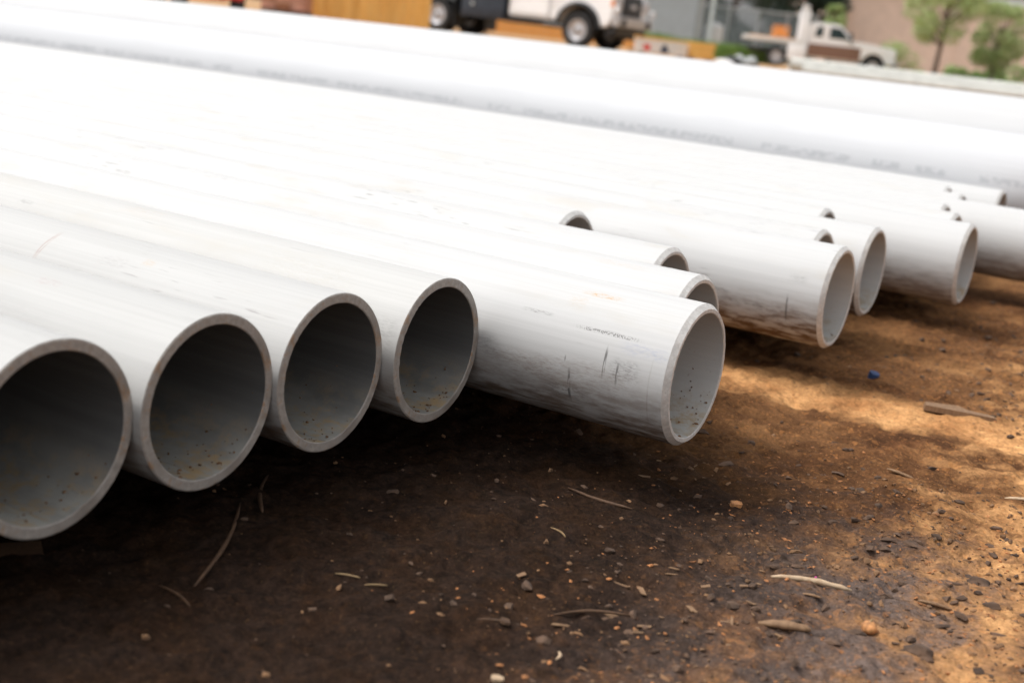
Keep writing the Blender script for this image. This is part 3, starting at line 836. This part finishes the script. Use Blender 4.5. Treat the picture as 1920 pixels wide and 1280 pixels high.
    bm = bmesh.new(); prism(bm, [(.70, .32), (.98, .40), (1.02, .59), (.70, .59)], -.86, .86, .02); bm_obj('valance', bm, M['black'], t, True)
    # bed and side equipment
    box('flat_bed', -5.75, -2.12, -1.12, 1.12, 1.02, 1.16, M['navy'], t, .015)
    box('bed_bulkhead', -2.24, -2.12, -1.1, 1.1, 1.165, 2.2, M['navy'], t, .02)
    for s in (-1, 1):
        b = box('side_box', -3.40, -2.10, s * .78 - .28, s * .78 + .28, .46, 1.01, M['navy'], t, .03)
        bm = bmesh.new(); cyl(bm, (-3.05, s * 1.062, .80), (-3.05, s * 1.085, .80), .05, .05, 16); bm_obj('latch', bm, M['galv'], b, True)
        box('mud_flap', -3.60, -3.575, s * .78 - .30, s * .78 + .30, .16, 1.0, M['black'], t)
        for x in (-5.6, -4.6, -3.6): box('stake', x - .03, x + .03, s * 1.1 - .03, s * 1.1 + .03, 1.165, 1.9, M['navy'], t)
        wheel(t, fx, s * .86, r, .26, M['hub'], 1 if s > 0 else -1)
        wheel(t, rx, s * .90, r, .27, M['hub'], 1 if s > 0 else -1)
        wheel(t, rx, s * .60, r, .25, M['hub'], 1 if s > 0 else -1)
    return t
TR = at(1.18, 33.0)
service_truck((TR.x, TR.y, TR.z - .02), FAR_ANGLE - R_(29))

def flatbed_pickup(loc, rz):
    t = empty('flatbed_pickup', loc, rz)
    tag(t, 'white pickup with brown lower side and empty flat bed, parked before the tan building', 'pickup')
    r = .37; fx, rx = 0.0, -3.75
    def arch(cx, cz, R0, a0, a1, n=10): return [(cx + R0 * math.cos(a0 + (a1 - a0) * i / n), cz + R0 * math.sin(a0 + (a1 - a0) * i / n)) for i in range(n + 1)]
    bm = bmesh.new()
    for s in (-1, 1): bbox(bm, -4.9, .6, s * .4 - .04, s * .4 + .04, .50, .66)
    cyl(bm, (rx, -.8, r), (rx, .8, r), .07); cyl(bm, (fx, -.8, r), (fx, .8, r), .07)
    bm_obj('chassis', bm, M['black'], t, True)
    prof = [(-.85, .50)] + arch(0, .40, .47, math.pi * .93, math.pi * .06) + [(.80, .52), (.84, 1.02), (.74, 1.12), (-.20, 1.22), (-.85, 1.26)]
    bm = bmesh.new(); prism(bm, prof, -.93, .93, .03); bm_obj('bonnet', bm, M['white_paint'], t, True)
    bm = bmesh.new(); bbox(bm, -.5, .5, -.66, .66, .42, .9); bm_obj('wheel_well', bm, M['black'], t)
    cp = [(-2.62, .48), (-.87, .48), (-.87, 1.27), (-1.38, 1.76), (-1.55, 1.83), (-2.48, 1.83), (-2.62, 1.72)]
    bm = bmesh.new(); prism(bm, cp, -.92, .92, .04); bm_obj('cab', bm, M['white_paint'], t, True)
    for s in (-1, 1):
        bm = bmesh.new(); prism(bm, [(-2.58, .53), (-.53, .53), (-.53, 1.02), (-2.58, 1.02)], s * .93, s * .938); bm_obj('brown_panel', bm, M['brown_paint'], t)
        bm = bmesh.new(); prism(bm, [(-1.82, 1.28), (-1.02, 1.28), (-1.40, 1.68), (-1.82, 1.70)], s * .923, s * .935); bm_obj('side_window', bm, M['glass'], t)
        bm = bmesh.new(); prism(bm, [(-2.40, 1.30), (-2.08, 1.30), (-2.08, 1.70), (-2.30, 1.68)], s * .923, s * .935); bm_obj('side_window', bm, M['glass'], t)
        box('headlight', .78, .86, s * .70 - .16, s * .70 + .16, .80, .98, M['amber'], t, .02)
        mirror_arm(t, -1.05, s * .92, 1.28, M['black'])
        wheel(t, fx, s * .80, r, .22, M['hub'], s); wheel(t, rx, s * .84, r, .24, M['hub'], s)
        box('mud_flap', -3.26, -3.23, s * .80 - .22, s * .80 + .22, .16, .86, M['black'], t)
    bm = bmesh.new()
    bm.faces.new([bm.verts.new(v) for v in ((-.855, -.80, 1.33), (-.855, .80, 1.33), (-1.36, .76, 1.77), (-1.36, -.76, 1.77))])
    bmesh.ops.solidify(bm, geom=bm.faces[:], thickness=-.01)
    bmesh.ops.translate(bm, verts=bm.verts[:], vec=(.012, 0, .012))
    bm_obj('windscreen', bm, M['glass'], t)
    box('grille', .845, .875, -.5, .5, .68, .98, M['black'], t, .01)
    box('bumper', .82, .96, -.95, .95, .44, .64, M['chrome'], t, .03)
    box('flat_bed', -5.15, -2.78, -1.02, 1.02, .92, 1.08, M['offwhite'], t, .015)
    bm = bmesh.new()
    bbox(bm, -3.02, -2.66, -.98, -.66, .40, 2.24, .03); bbox(bm, -2.98, -2.80, .72, .98, 1.082, 2.22, .03); bbox(bm, -2.96, -2.82, -.98, .98, 1.95, 2.18, .02); bbox(bm, -2.95, -2.83, -.98, .98, 1.083, 1.3, .02)
    bbox(bm, -3.34, -2.64, -1.04, -.55, .32, .915, .03)
    bm_obj('headache_rack', bm, M['white_paint'], t, True)
    box('light_bar', -3.0, -2.72, -.98, -.62, 2.242, 2.44, M['offwhite'], t, .03)
    return t, fx, rx
PK = at(12.95, 52.0)
pk, _, _ = flatbed_pickup((PK.x, PK.y, PK.z), FAR_ANGLE - R_(8))
# load on the pickup's bed
mw = pk.matrix_basis.copy()
def on_bed(ob): ob.matrix_world = mw @ ob.matrix_basis; return ob
o = empty('generator', (0, 0, 0)); tag(o, 'small orange machine sitting on the flat bed of the white pickup', 'machine')
box('engine_block', -3.95, -3.45, -.45, .15, 1.14, 1.38, M['orange'], o, .04)
box('fuel_tank', -3.90, -3.55, -.40, .10, 1.382, 1.50, M['orange'], o, .04)
bm = bmesh.new()
for yy in (-.5, .2): tube(bm, [Vector((-4.0, yy, 1.082)), Vector((-4.0, yy, 1.55)), Vector((-3.4, yy, 1.55)), Vector((-3.4, yy, 1.082))], [.02] * 4, 8)
bm_obj('frame', bm, M['orange'], o, True)
o.matrix_world = mw
o = empty('load_planks', (0, 0, 0)); tag(o, 'tan planks lying on the flat bed of the white pickup', 'planks')
for k in range(4): box('plank', -4.9, -3.05, .25 + k * .17, .25 + k * .17 + .155, 1.083, 1.13, M['orange_wood'], o)
o.matrix_world = mw

# ------------------------------------------------------------------ yard things
def frame_at(name, s, d, label, cat, rz=0.0, group=None):
    p = at(s, d)
    return tag(empty(name, p, FAR_ANGLE + R_(rz)), label, cat, group)
# board hoarding
h = frame_at('board_hoarding', -3.82, 27.0, 'upright hoarding of yellow wooden boards left of the work truck', 'hoarding', 2)
x = -1.36; k = 0
while x < 1.34:
    wd = (0.19, 0.145, 0.19, 0.24, 0.145)[k % 5]
    wd = min(wd, 1.36 - x)
    b = box('board', x, x + wd - .006, -.012 - .006 * (k % 3), .014, -.05, 1.75 + .03 * ((k * 7) % 3), M['yellow_wood'], h)
    x += wd; k += 1
for z in (.35, 1.4): box('rail', -1.36, 1.36, .016, .06, z - .05, z + .05, M['yellow_wood'], h)
for xx in (-1.2, 0, 1.2): box('post', xx - .045, xx + .045, .062, .15, -.1, 1.7, M['yellow_wood'], h)
# lumber stack behind the truck
def lumber(name, s, d, length, rows, cols, bw, bh, mat, label, rz=0.0, group='stacks of sawn timber', z0=.09):
    t = frame_at(name, s, d, label, 'lumber', rz, group)
    for i in range(rows):
        for j in range(cols):
            jx = random.uniform(-.06, .06)
            box('plank', -length / 2 + jx, length / 2 + jx, j * bw, (j + 1) * bw - .008, z0 + i * bh, z0 + (i + 1) * bh - .006, mat, t)
    for xx in (-length * .38, length * .38): box('bearer', xx - .05, xx + .05, 0, cols * bw, -.02, z0 - .002, M['greywood'], t)
    return t
lumber('timber_stack', 0.4, 41.0, 6.2, 6, 4, .24, .068, M['orange_wood'], 'long orange timber stack seen under and behind the work truck')
t = lumber('timber_stack', 2.55, 28.5, 1.15, 5, 4, .2, .058, M['wrap'], 'low timber pack in white printed wrap right of the truck bumper')
box('printed_mark', -.42, -.28, -.006, -.003, .14, .26, M['red'], t)
bm = bmesh.new()
a = [bm.verts.new(v) for v in ((-.06, -.004, .12), (.16, -.004, .12), (.10, -.004, .22), (.06, -.004, .32), (.0, -.004, .26))]
bm.faces.new(a)
bmesh.ops.solidify(bm, geom=bm.faces[:], thickness=.003)
bm_obj('printed_mark', bm, M['blue'], t)
box('top_board', -.60, .60, -.01, .8, .385, .42, M['yellow_wood'], t)
lumber('timber_stack', 3.42, 28.3, .52, 5, 4, .2, .068, M['yellow_wood'], 'short yellow timber stack beside the white wrapped pack')
# sack and dark rubble
def lump(name, s, d, sx, sy, sz, mat, label, cat, seed, amp=.25, sub=3):
    bm = bmesh.new()
    bmesh.ops.create_icosphere(bm, subdivisions=sub, radius=1.0)
    for v in bm.verts:
        n = float(vnoise(np.array(v.co.x * 2.1 + 5), np.array(v.co.y * 2.1 + v.co.z * 3.3), seed)) + .5 * float(vnoise(np.array(v.co.x * 5 + 3), np.array(v.co.z * 5 + v.co.y * 4), seed + 1))
        f = 1 + amp * n
        v.co = Vector((v.co.x * sx * f, v.co.y * sy * f, max(-.3, v.co.z) * sz * f))
    o = bm_obj(name, bm, mat, None, True)
    p = at(s, d)
    o.location = (p.x, p.y, p.z + .22 * sz)
    o.rotation_euler = (0, 0, FAR_ANGLE)
    return tag(o, label, cat)
lump('cement_sack', 3.72, 27.0, .24, .2, .12, M['wrap'], 'white slumped sack right of the yellow timber stack', 'sack', 3, .3)
lump('rubble_heap', 4.55, 29.5, .34, .3, .20, M['steel_grey'], 'dark grey rubble heap left of the white pickup', 'rubble', 5, .6, 4)
lump('rubble_heap', 4.12, 29.0, .24, .3, .16, M['black'], 'blackish rubble heap next to the white sack', 'rubble', 8, .6, 4)
# red machine, black post, clutter at the far left
t = frame_at('red_trailer', -6.65, 23.0, 'red painted trailer frame at the top left behind the thick pipe', 'trailer')
for yy in (-.3, .9): box('side_rail', -1.1, .7, yy - .05, yy + .05, .16, .32, M['red'], t, .01)
for xx in (-1.0, -.2, .6): box('cross_rail', xx - .05, xx + .05, -.25, .85, .17, .30, M['red'], t)
box('deck', -1.05, .65, -.3, .9, .322, .37, M['rust'], t)
bm = bmesh.new(); tube(bm, [Vector((.7, .3, .24)), Vector((1.15, .3, .24))], [.04, .04], 8); bm_obj('drawbar', bm, M['red'], t)
for s in (-1, 1): wheel(t, -.2, .3 + s * .72, .2, .14, M['hub'], s)
t = frame_at('black_barrel', -5.76, 24.0, 'black barrel standing between the red trailer and the brown blocks', 'barrel')
bm = bmesh.new()
for z0, z1, ra, rb in ((0, .03, .145, .145), (.03, .28, .14, .14), (.28, .31, .147, .147), (.31, .56, .14, .14), (.56, .59, .147, .147), (.59, .82, .14, .14), (.82, .85, .146, .146)): cyl(bm, (0, 0, z0), (0, 0, z1), ra, rb, 24)
bm_obj('drum', bm, M['black'], t, True)
bm = bmesh.new(); cyl(bm, (.06, 0, .85), (.06, 0, .875), .03); bm_obj('bung', bm, M['galv'], t)
t = frame_at('block_pallet', -5.25, 25.5, 'pallet of pinkish brown blocks left of the yellow boards', 'pallet')
for yy in (0, .4, .8): box('runner', -.42, .46, yy, yy + .09, 0, .10, M['greywood'], t)
for i in range(3):
    for j in range(3):
        box('block', -.42 + i * .295, -.42 + i * .295 + .285, .05, .85, .102 + j * .15, .102 + j * .15 + .143, M[('pinkbrick', 'rust', 'pinkbrick')[(i + j) % 3]], t, .008)
t = frame_at('scrap_angle_iron', -4.95, 24.6, 'dark rusty angle irons lying before the brown blocks', 'scrap')
for k in range(3):
    bm = bmesh.new(); prism(bm, [(-.34 + k * .05, .02), (.30, .02 + k * .03), (.30, .08 + k * .03), (-.34 + k * .05, .08)], k * .08, k * .08 + .06); bm_obj('angle_iron', bm, M['rust' if k % 2 else 'black'], t)

# grey pipes lying across the yard on the right
def far_pipe(s0, s1, d, zc, rad, label):
    p = at((s0 + s1) / 2, d)
    bm = bmesh.new()
    L = (s1 - s0) / 2
    n = 32
    rings = []
    for (xx, rr) in ((-L, rad - .02), (-L, rad), (L, rad), (L, rad - .02)):
        rings.append([bm.verts.new((xx, rr * math.cos(2 * math.pi * i / n), rr * math.sin(2 * math.pi * i / n))) for i in range(n)])
    inn = [[bm.verts.new((xx, (rad - .02) * math.cos(2 * math.pi * i / n), (rad - .02) * math.sin(2 * math.pi * i / n))) for i in range(n)] for xx in (L - .4, -L + .4)]
    for a, b in ((0, 1), (1, 2), (2, 3)):
        for i in range(n): bm.faces.new((rings[a][i], rings[a][(i + 1) % n], rings[b][(i + 1) % n], rings[b][i]))
    for a, b in ((rings[3], inn[0]), (inn[0], inn[1]), (inn[1], rings[0])):
        for i in range(n): bm.faces.new((a[i], a[(i + 1) % n], b[(i + 1) % n], b[i]))
    bmesh.ops.recalc_face_normals(bm, faces=bm.faces[:])
    o = bm_obj('yard_pipe', bm, M['concrete'], None, True)
    o.location = (p.x, p.y, p.z + zc)
    o.rotation_euler = (0, 0, FAR_ANGLE)
    tag(o, label, 'pipe', 'grey pipes lying across the yard')
far_pipe(4.95, 16.5, 25.0, .105, .105, 'lower grey pipe lying across the yard below the far trees')
far_pipe(4.75, 16.2, 25.30, .20, .135, 'upper grey pipe just behind the lower one below the far trees')

# ------------------------------------------------------------------ fence, buildings
def corrugated(name, x0, x1, z0, z1, pitch, depth, mat, parent, y=0.0):
    vs_ = []; fs = []
    n = int((x1 - x0) / pitch)
    xs = []
    for i in range(n):
        a = x0 + i * pitch
        xs += [(a, 0), (a + pitch * .35, 0), (a + pitch * .5, -depth), (a + pitch * .85, -depth)]
    xs.append((x1, 0))
    for (xx, dy) in xs: vs_ += [(xx, y + dy, z0), (xx, y + dy, z1), (xx, y + .12, z1), (xx, y + .12, z0)]
    m_ = len(xs)
    for i in range(m_ - 1):
        a = i * 4; b = a + 4
        for k in range(4): fs.append((a + k, b + k, b + (k + 1) % 4, a + (k + 1) % 4))
    fs += [(0, 1, 2, 3), ((m_ - 1) * 4 + 3, (m_ - 1) * 4 + 2, (m_ - 1) * 4 + 1, (m_ - 1) * 4)]
    return mesh_obj(name, vs_, fs, mat, parent)
b = frame_at('metal_shed', 2.6, 62.0, 'pale grey metal clad shed behind the work truck', 'building')
corrugated('front_wall', -6.5, 4.35, -.1, 4.6, .30, .05, M['metal_wall'], b)
box('end_wall', 4.23, 4.35, .13, 8, -.1, 4.6, M['metal_wall'], b)
box('end_wall', -6.5, -6.38, .13, 8, -.1, 4.6, M['metal_wall'], b)
box('back_wall', -6.5, 4.35, 8.01, 8.1, -.1, 4.6, M['metal_wall'], b)
bm = bmesh.new()
for (pts4) in (((-6.8, -.3, 4.62), (4.65, -.3, 4.62), (4.65, 4.05, 5.7), (-6.8, 4.05, 5.7)), ((-6.8, 8.4, 4.62), (4.65, 8.4, 4.62), (4.65, 4.05, 5.7), (-6.8, 4.05, 5.7))):
    bm.faces.new([bm.verts.new(v) for v in pts4])
bmesh.ops.solidify(bm, geom=bm.faces[:], thickness=.06)
bm_obj('roof', bm, M['fascia'], b)
box('corner_post', 4.36, 4.62, -.1, .1, -.1, 4.6, M['steel_grey'], b)
box('corner_post', 4.95, 5.12, -.1, .1, -.1, 4.6, M['fascia'], b)

f = frame_at('chain_link_fence', 9.2, 58.0, 'tall wire fence with grey rails left of the white pickup', 'fence')
for k in range(5): 
    bm = bmesh.new(); cyl(bm, (-2.6 + k * 1.3, 0, -.1), (-2.6 + k * 1.3, 0, 2.3), .04, .04, 10); bm_obj('post', bm, M['galv'], f, True)
for z in (2.24, .15):
    bm = bmesh.new(); cyl(bm, (-2.6, .0, z), (2.6, .0, z), .035, .035, 10); bm_obj('rail', bm, M['galv'], f, True)
vs_ = []; fs = []
def wire(a, b_, r=.0035):
    a = Vector(a); b_ = Vector(b_); d = (b_ - a).normalized(); n1 = Vector((0, 1, 0)); n2 = d.cross(n1)
    s = len(vs_)
    for p in (a, b_):
        for q in (n1 * r, n2 * r, -n1 * r - n2 * r): vs_.append(p + q)
    for k in range(3): fs.append((s + k, s + (k + 1) % 3, s + 3 + (k + 1) % 3, s + 3 + k))
H0, H1 = .15, 2.24
for i in range(-28, 72):
    for sg in (1, -1):
        x0 = -2.6 + i * .075; 
        xa, za, xb, zb = (x0, H0, x0 + (H1 - H0), H1) if sg > 0 else (x0, H1, x0 + (H1 - H0), H0)
        if xb <= -2.6 or xa >= 2.6: continue
        if xa < -2.6: t_ = (-2.6 - xa) / (xb - xa); za += (zb - za) * t_; xa = -2.6
        if xb > 2.6: t_ = (2.6 - xa) / (xb - xa); zb = za + (zb - za) * t_; xb = 2.6
        wire((xa, -.045 * 0, za), (xb, 0, zb))
tag(mesh_obj('wire_mesh', vs_, fs, M['galv'], f), kind='stuff')

b = frame_at('tan_building', 27.0, 80.0, 'long tan rendered building with pale roof edge at the right', 'building')
box('wall', -10.0, 14, 0, 12, -.3, 4.95, M['tan_wall'], b)
box('fascia', -10.3, 14.3, -.25, 12.2, 4.955, 5.25, M['fascia'], b)
bm = bmesh.new(); prism(bm, [(-10.2, 5.255), (14.2, 5.255), (14.2, 5.5), (-10.2, 5.5)], -.1, 12); bm_obj('roof', bm, M['steel_grey'], b)
for x in (-9.0, -2.5, 4.0, 10.5): box('pilaster', x - .2, x + .2, -.08, -.002, -.3, 4.9, M['tan_wall'], b)
# parked equipment behind the wire fence
b = frame_at('storage_tank', 8.0, 63.0, 'grey white storage tank behind the wire fence', 'tank')
bm = bmesh.new(); cyl(bm, (0, 0, .25), (0, 0, 1.45), .42, .42, 24); cyl(bm, (0, 0, 1.45), (0, 0, 1.62), .42, .2, 24); bm_obj('shell', bm, M['offwhite'], b, True)
for s in (-1, 1): box('foot', s * .3 - .06, s * .3 + .06, -.2, .2, -.05, .25, M['steel_grey'], b)
b = frame_at('equipment_cabinet', 6.9, 63.0, 'pale upright cabinet behind the left end of the wire fence', 'cabinet')
box('body', -.3, .3, -.2, .3, 0.05, 1.5, M['steel_grey'], b, .02)
d_ = box('door', -.27, .27, -.225, -.202, .12, 1.42, M['offwhite'], b, .005)
box('handle', .18, .22, -.25, -.226, .7, .85, M['black'], d_)
box('plinth', -.32, .32, -.2, .32, -.05, .049, M['concrete'], b)

# ------------------------------------------------------------------ vegetation
def leaves(name, centres, n, size, mat, parent, seed, squash=.8):
    rg = np.random.default_rng(seed)
    cs = np.array([c[:3] for c in centres]); rs = np.array([c[3] for c in centres])
    pk_ = rg.choice(len(cs), n, p=(rs ** 2) / (rs ** 2).sum())
    dv = rg.normal(size=(n, 3)); dv /= np.linalg.norm(dv, axis=1)[:, None]
    dv *= (rg.uniform(.25, 1.05, n) ** .5)[:, None]
    dv[:, 2] *= squash
    p = cs[pk_] + dv * rs[pk_][:, None]
    nn = rg.normal(size=(n, 3)) + np.array([0, 0, .5]); nn /= np.linalg.norm(nn, axis=1)[:, None]
    tt = np.cross(nn, rg.normal(size=(n, 3))); tt /= np.linalg.norm(tt, axis=1)[:, None]
    bb = np.cross(nn, tt)
    s = (size * rg.uniform(.6, 1.4, n))[:, None]
    V = np.stack([p - tt * s, p + bb * s * .45 + nn * s * .12, p + tt * s, p - bb * s * .45 + nn * s * .12], 1).reshape(-1, 3)
    F = np.arange(n * 4).reshape(n, 4)
    o = mesh_obj(name, V.tolist(), F.tolist(), mat, parent)
    return o
def tree(name, s, d, h, spread, label, seed, mat, nclump=16, nleaf=5000, lean=0.0, trunk_r=.09, size=.085, low=.42, group=None):
    rr = random.Random(seed)
    t = frame_at(name, s, d, label, 'tree', 0, group)
    bm = bmesh.new()
    top = Vector((lean * h, 0, h * .62))
    mid = Vector((lean * h * .35 + .05, .03, h * .3))
    tube(bm, [Vector((0, 0, -.1)), mid, top, Vector((lean * h * 1.2, 0, h * .9))], [trunk_r * 1.25, trunk_r * .9, trunk_r * .55, trunk_r * .15], 10)
    cl = []
    for k in range(nclump):
        a = 2 * math.pi * (k * .382) + rr.uniform(-.4, .4)
        zz = h * rr.uniform(low, .96)
        rad = spread * (1 - .55 * abs((zz / h) - .68) / .34) * rr.uniform(.45, 1.0)
        c = Vector((lean * zz + rad * math.cos(a), rad * math.sin(a), zz))
        st = mid.lerp(top, min(1, max(0, (zz / h - .38) / .5)))
        m2 = st.lerp(c, .55) + Vector((0, 0, .12 * rr.random()))
        tube(bm, [st, m2, c], [trunk_r * .38, trunk_r * .22, trunk_r * .08], 6)
        cl.append((c.x, c.y, c.z, spread * rr.uniform(.28, .46)))
    bm_obj('trunk', bm, M['bark'], t, True)
    leaves('crown', cl, nleaf, size, mat, t, seed)
    return t
tree('young_tree', 14.30, 48.0, 4.3, 1.45, 'young leafy tree with leaning trunk right of the white pickup', 3, M['leaf'], 24, 8000, .03, .09, .06, .40, 'young trees before the tan building')
tree('young_tree', 16.75, 49.0, 3.1, 1.15, 'smaller leafy tree at the right edge before the tan building', 8, M['leaf'], 22, 7500, .02, .07, .055, .30, 'young trees before the tan building')
tree('young_tree', 14.3, 66.0, 3.3, 0.65, 'pale green tree top rising behind the white pickup rack', 15, M['leaf'], 16, 6000, 0, .1, .07, .5, 'young trees before the tan building')
for k, (s, d, h, sp, lab) in enumerate(((7.0, 74, 6.5, 2.4, 'dark dense tree behind the left part of the wire fence'), (10.0, 72, 6.2, 2.5, 'dark dense tree behind the middle of the wire fence'), (13.7, 76, 6.6, 2.5, 'dark dense tree behind the right end of the wire fence'), (15.6, 79, 6.0, 2.0, 'dark dense tree between the wire fence and the tan building'))):
    tree('dark_tree', s, d, h, sp, lab, 30 + k, M['leaf_dark'], 26, 9000, 0, .16, .13, .08, 'dark trees behind the wire fence')
def shrub(s, d, w_, h, label, seed, mat, n=1800):
    rr = random.Random(seed)
    t = frame_at('shrub', s, d, label, 'shrub', 0, 'shrubs along the tan building')
    bm = bmesh.new(); cl = []
    for k in range(9):
        c = Vector((rr.uniform(-w_, w_), rr.uniform(-.4, .4), h * rr.uniform(.25, .8)))
        tube(bm, [Vector((c.x * .3, 0, -.05)), c], [.02, .006], 6)
        cl.append((c.x, c.y, c.z, h * rr.uniform(.25, .4)))
    bm_obj('stems', bm, M['bark'], t)
    leaves('foliage', cl, n, .06, mat, t, seed)
shrub(15.1, 56.5, .75, 1.5, 'bushy green shrub between the pickup bonnet and the young tree', 51, M['leaf'])
shrub(15.4, 51.0, .9, .8, 'low green shrub between the two young trees', 52, M['leaf'])
shrub(17.0, 51.5, 1.1, .95, 'low green shrub under the smaller tree at the right edge', 53, M['grass'])
shrub(18.6, 50.5, 1.1, 1.1, 'low green shrub beyond the right edge tree', 54, M['leaf'])
# rough grass by the fence
rg = np.random.default_rng(77)
vs_ = []; fs = []
for (s0, s1, d0, d1, hh, n) in ((5.0, 9.4, 52.5, 57.5, .75, 5000), (4.0, 5.4, 56, 60, .9, 1200), (12.8, 20, 47, 53, .4, 5000)):
    for _ in range(n):
        p = at(rg.uniform(s0, s1), rg.uniform(d0, d1))
        a = rg.uniform(0, 6.28); h_ = hh * rg.uniform(.35, 1.0); w_ = .018 + .02 * rg.random()
        dx, dy = math.cos(a), math.sin(a); lx, ly = rg.normal(0, .22 * h_, 2)
        s = len(vs_)
        vs_ += [(p.x - dx * w_, p.y - dy * w_, p.z - .02), (p.x + dx * w_, p.y + dy * w_, p.z - .02), (p.x + lx * .5 + dx * w_ * .6, p.y + ly * .5 + dy * w_ * .6, p.z + h_ * .6), (p.x + lx, p.y + ly, p.z + h_), (p.x + lx * .5 - dx * w_ * .6, p.y + ly * .5 - dy * w_ * .6, p.z + h_ * .6)]
        fs.append((s, s + 1, s + 2, s + 3, s + 4))
tag(mesh_obj('rough_grass', vs_, fs, M['grass']), 'rough green grass and weeds growing along the fence and trees', 'grass', kind='stuff')
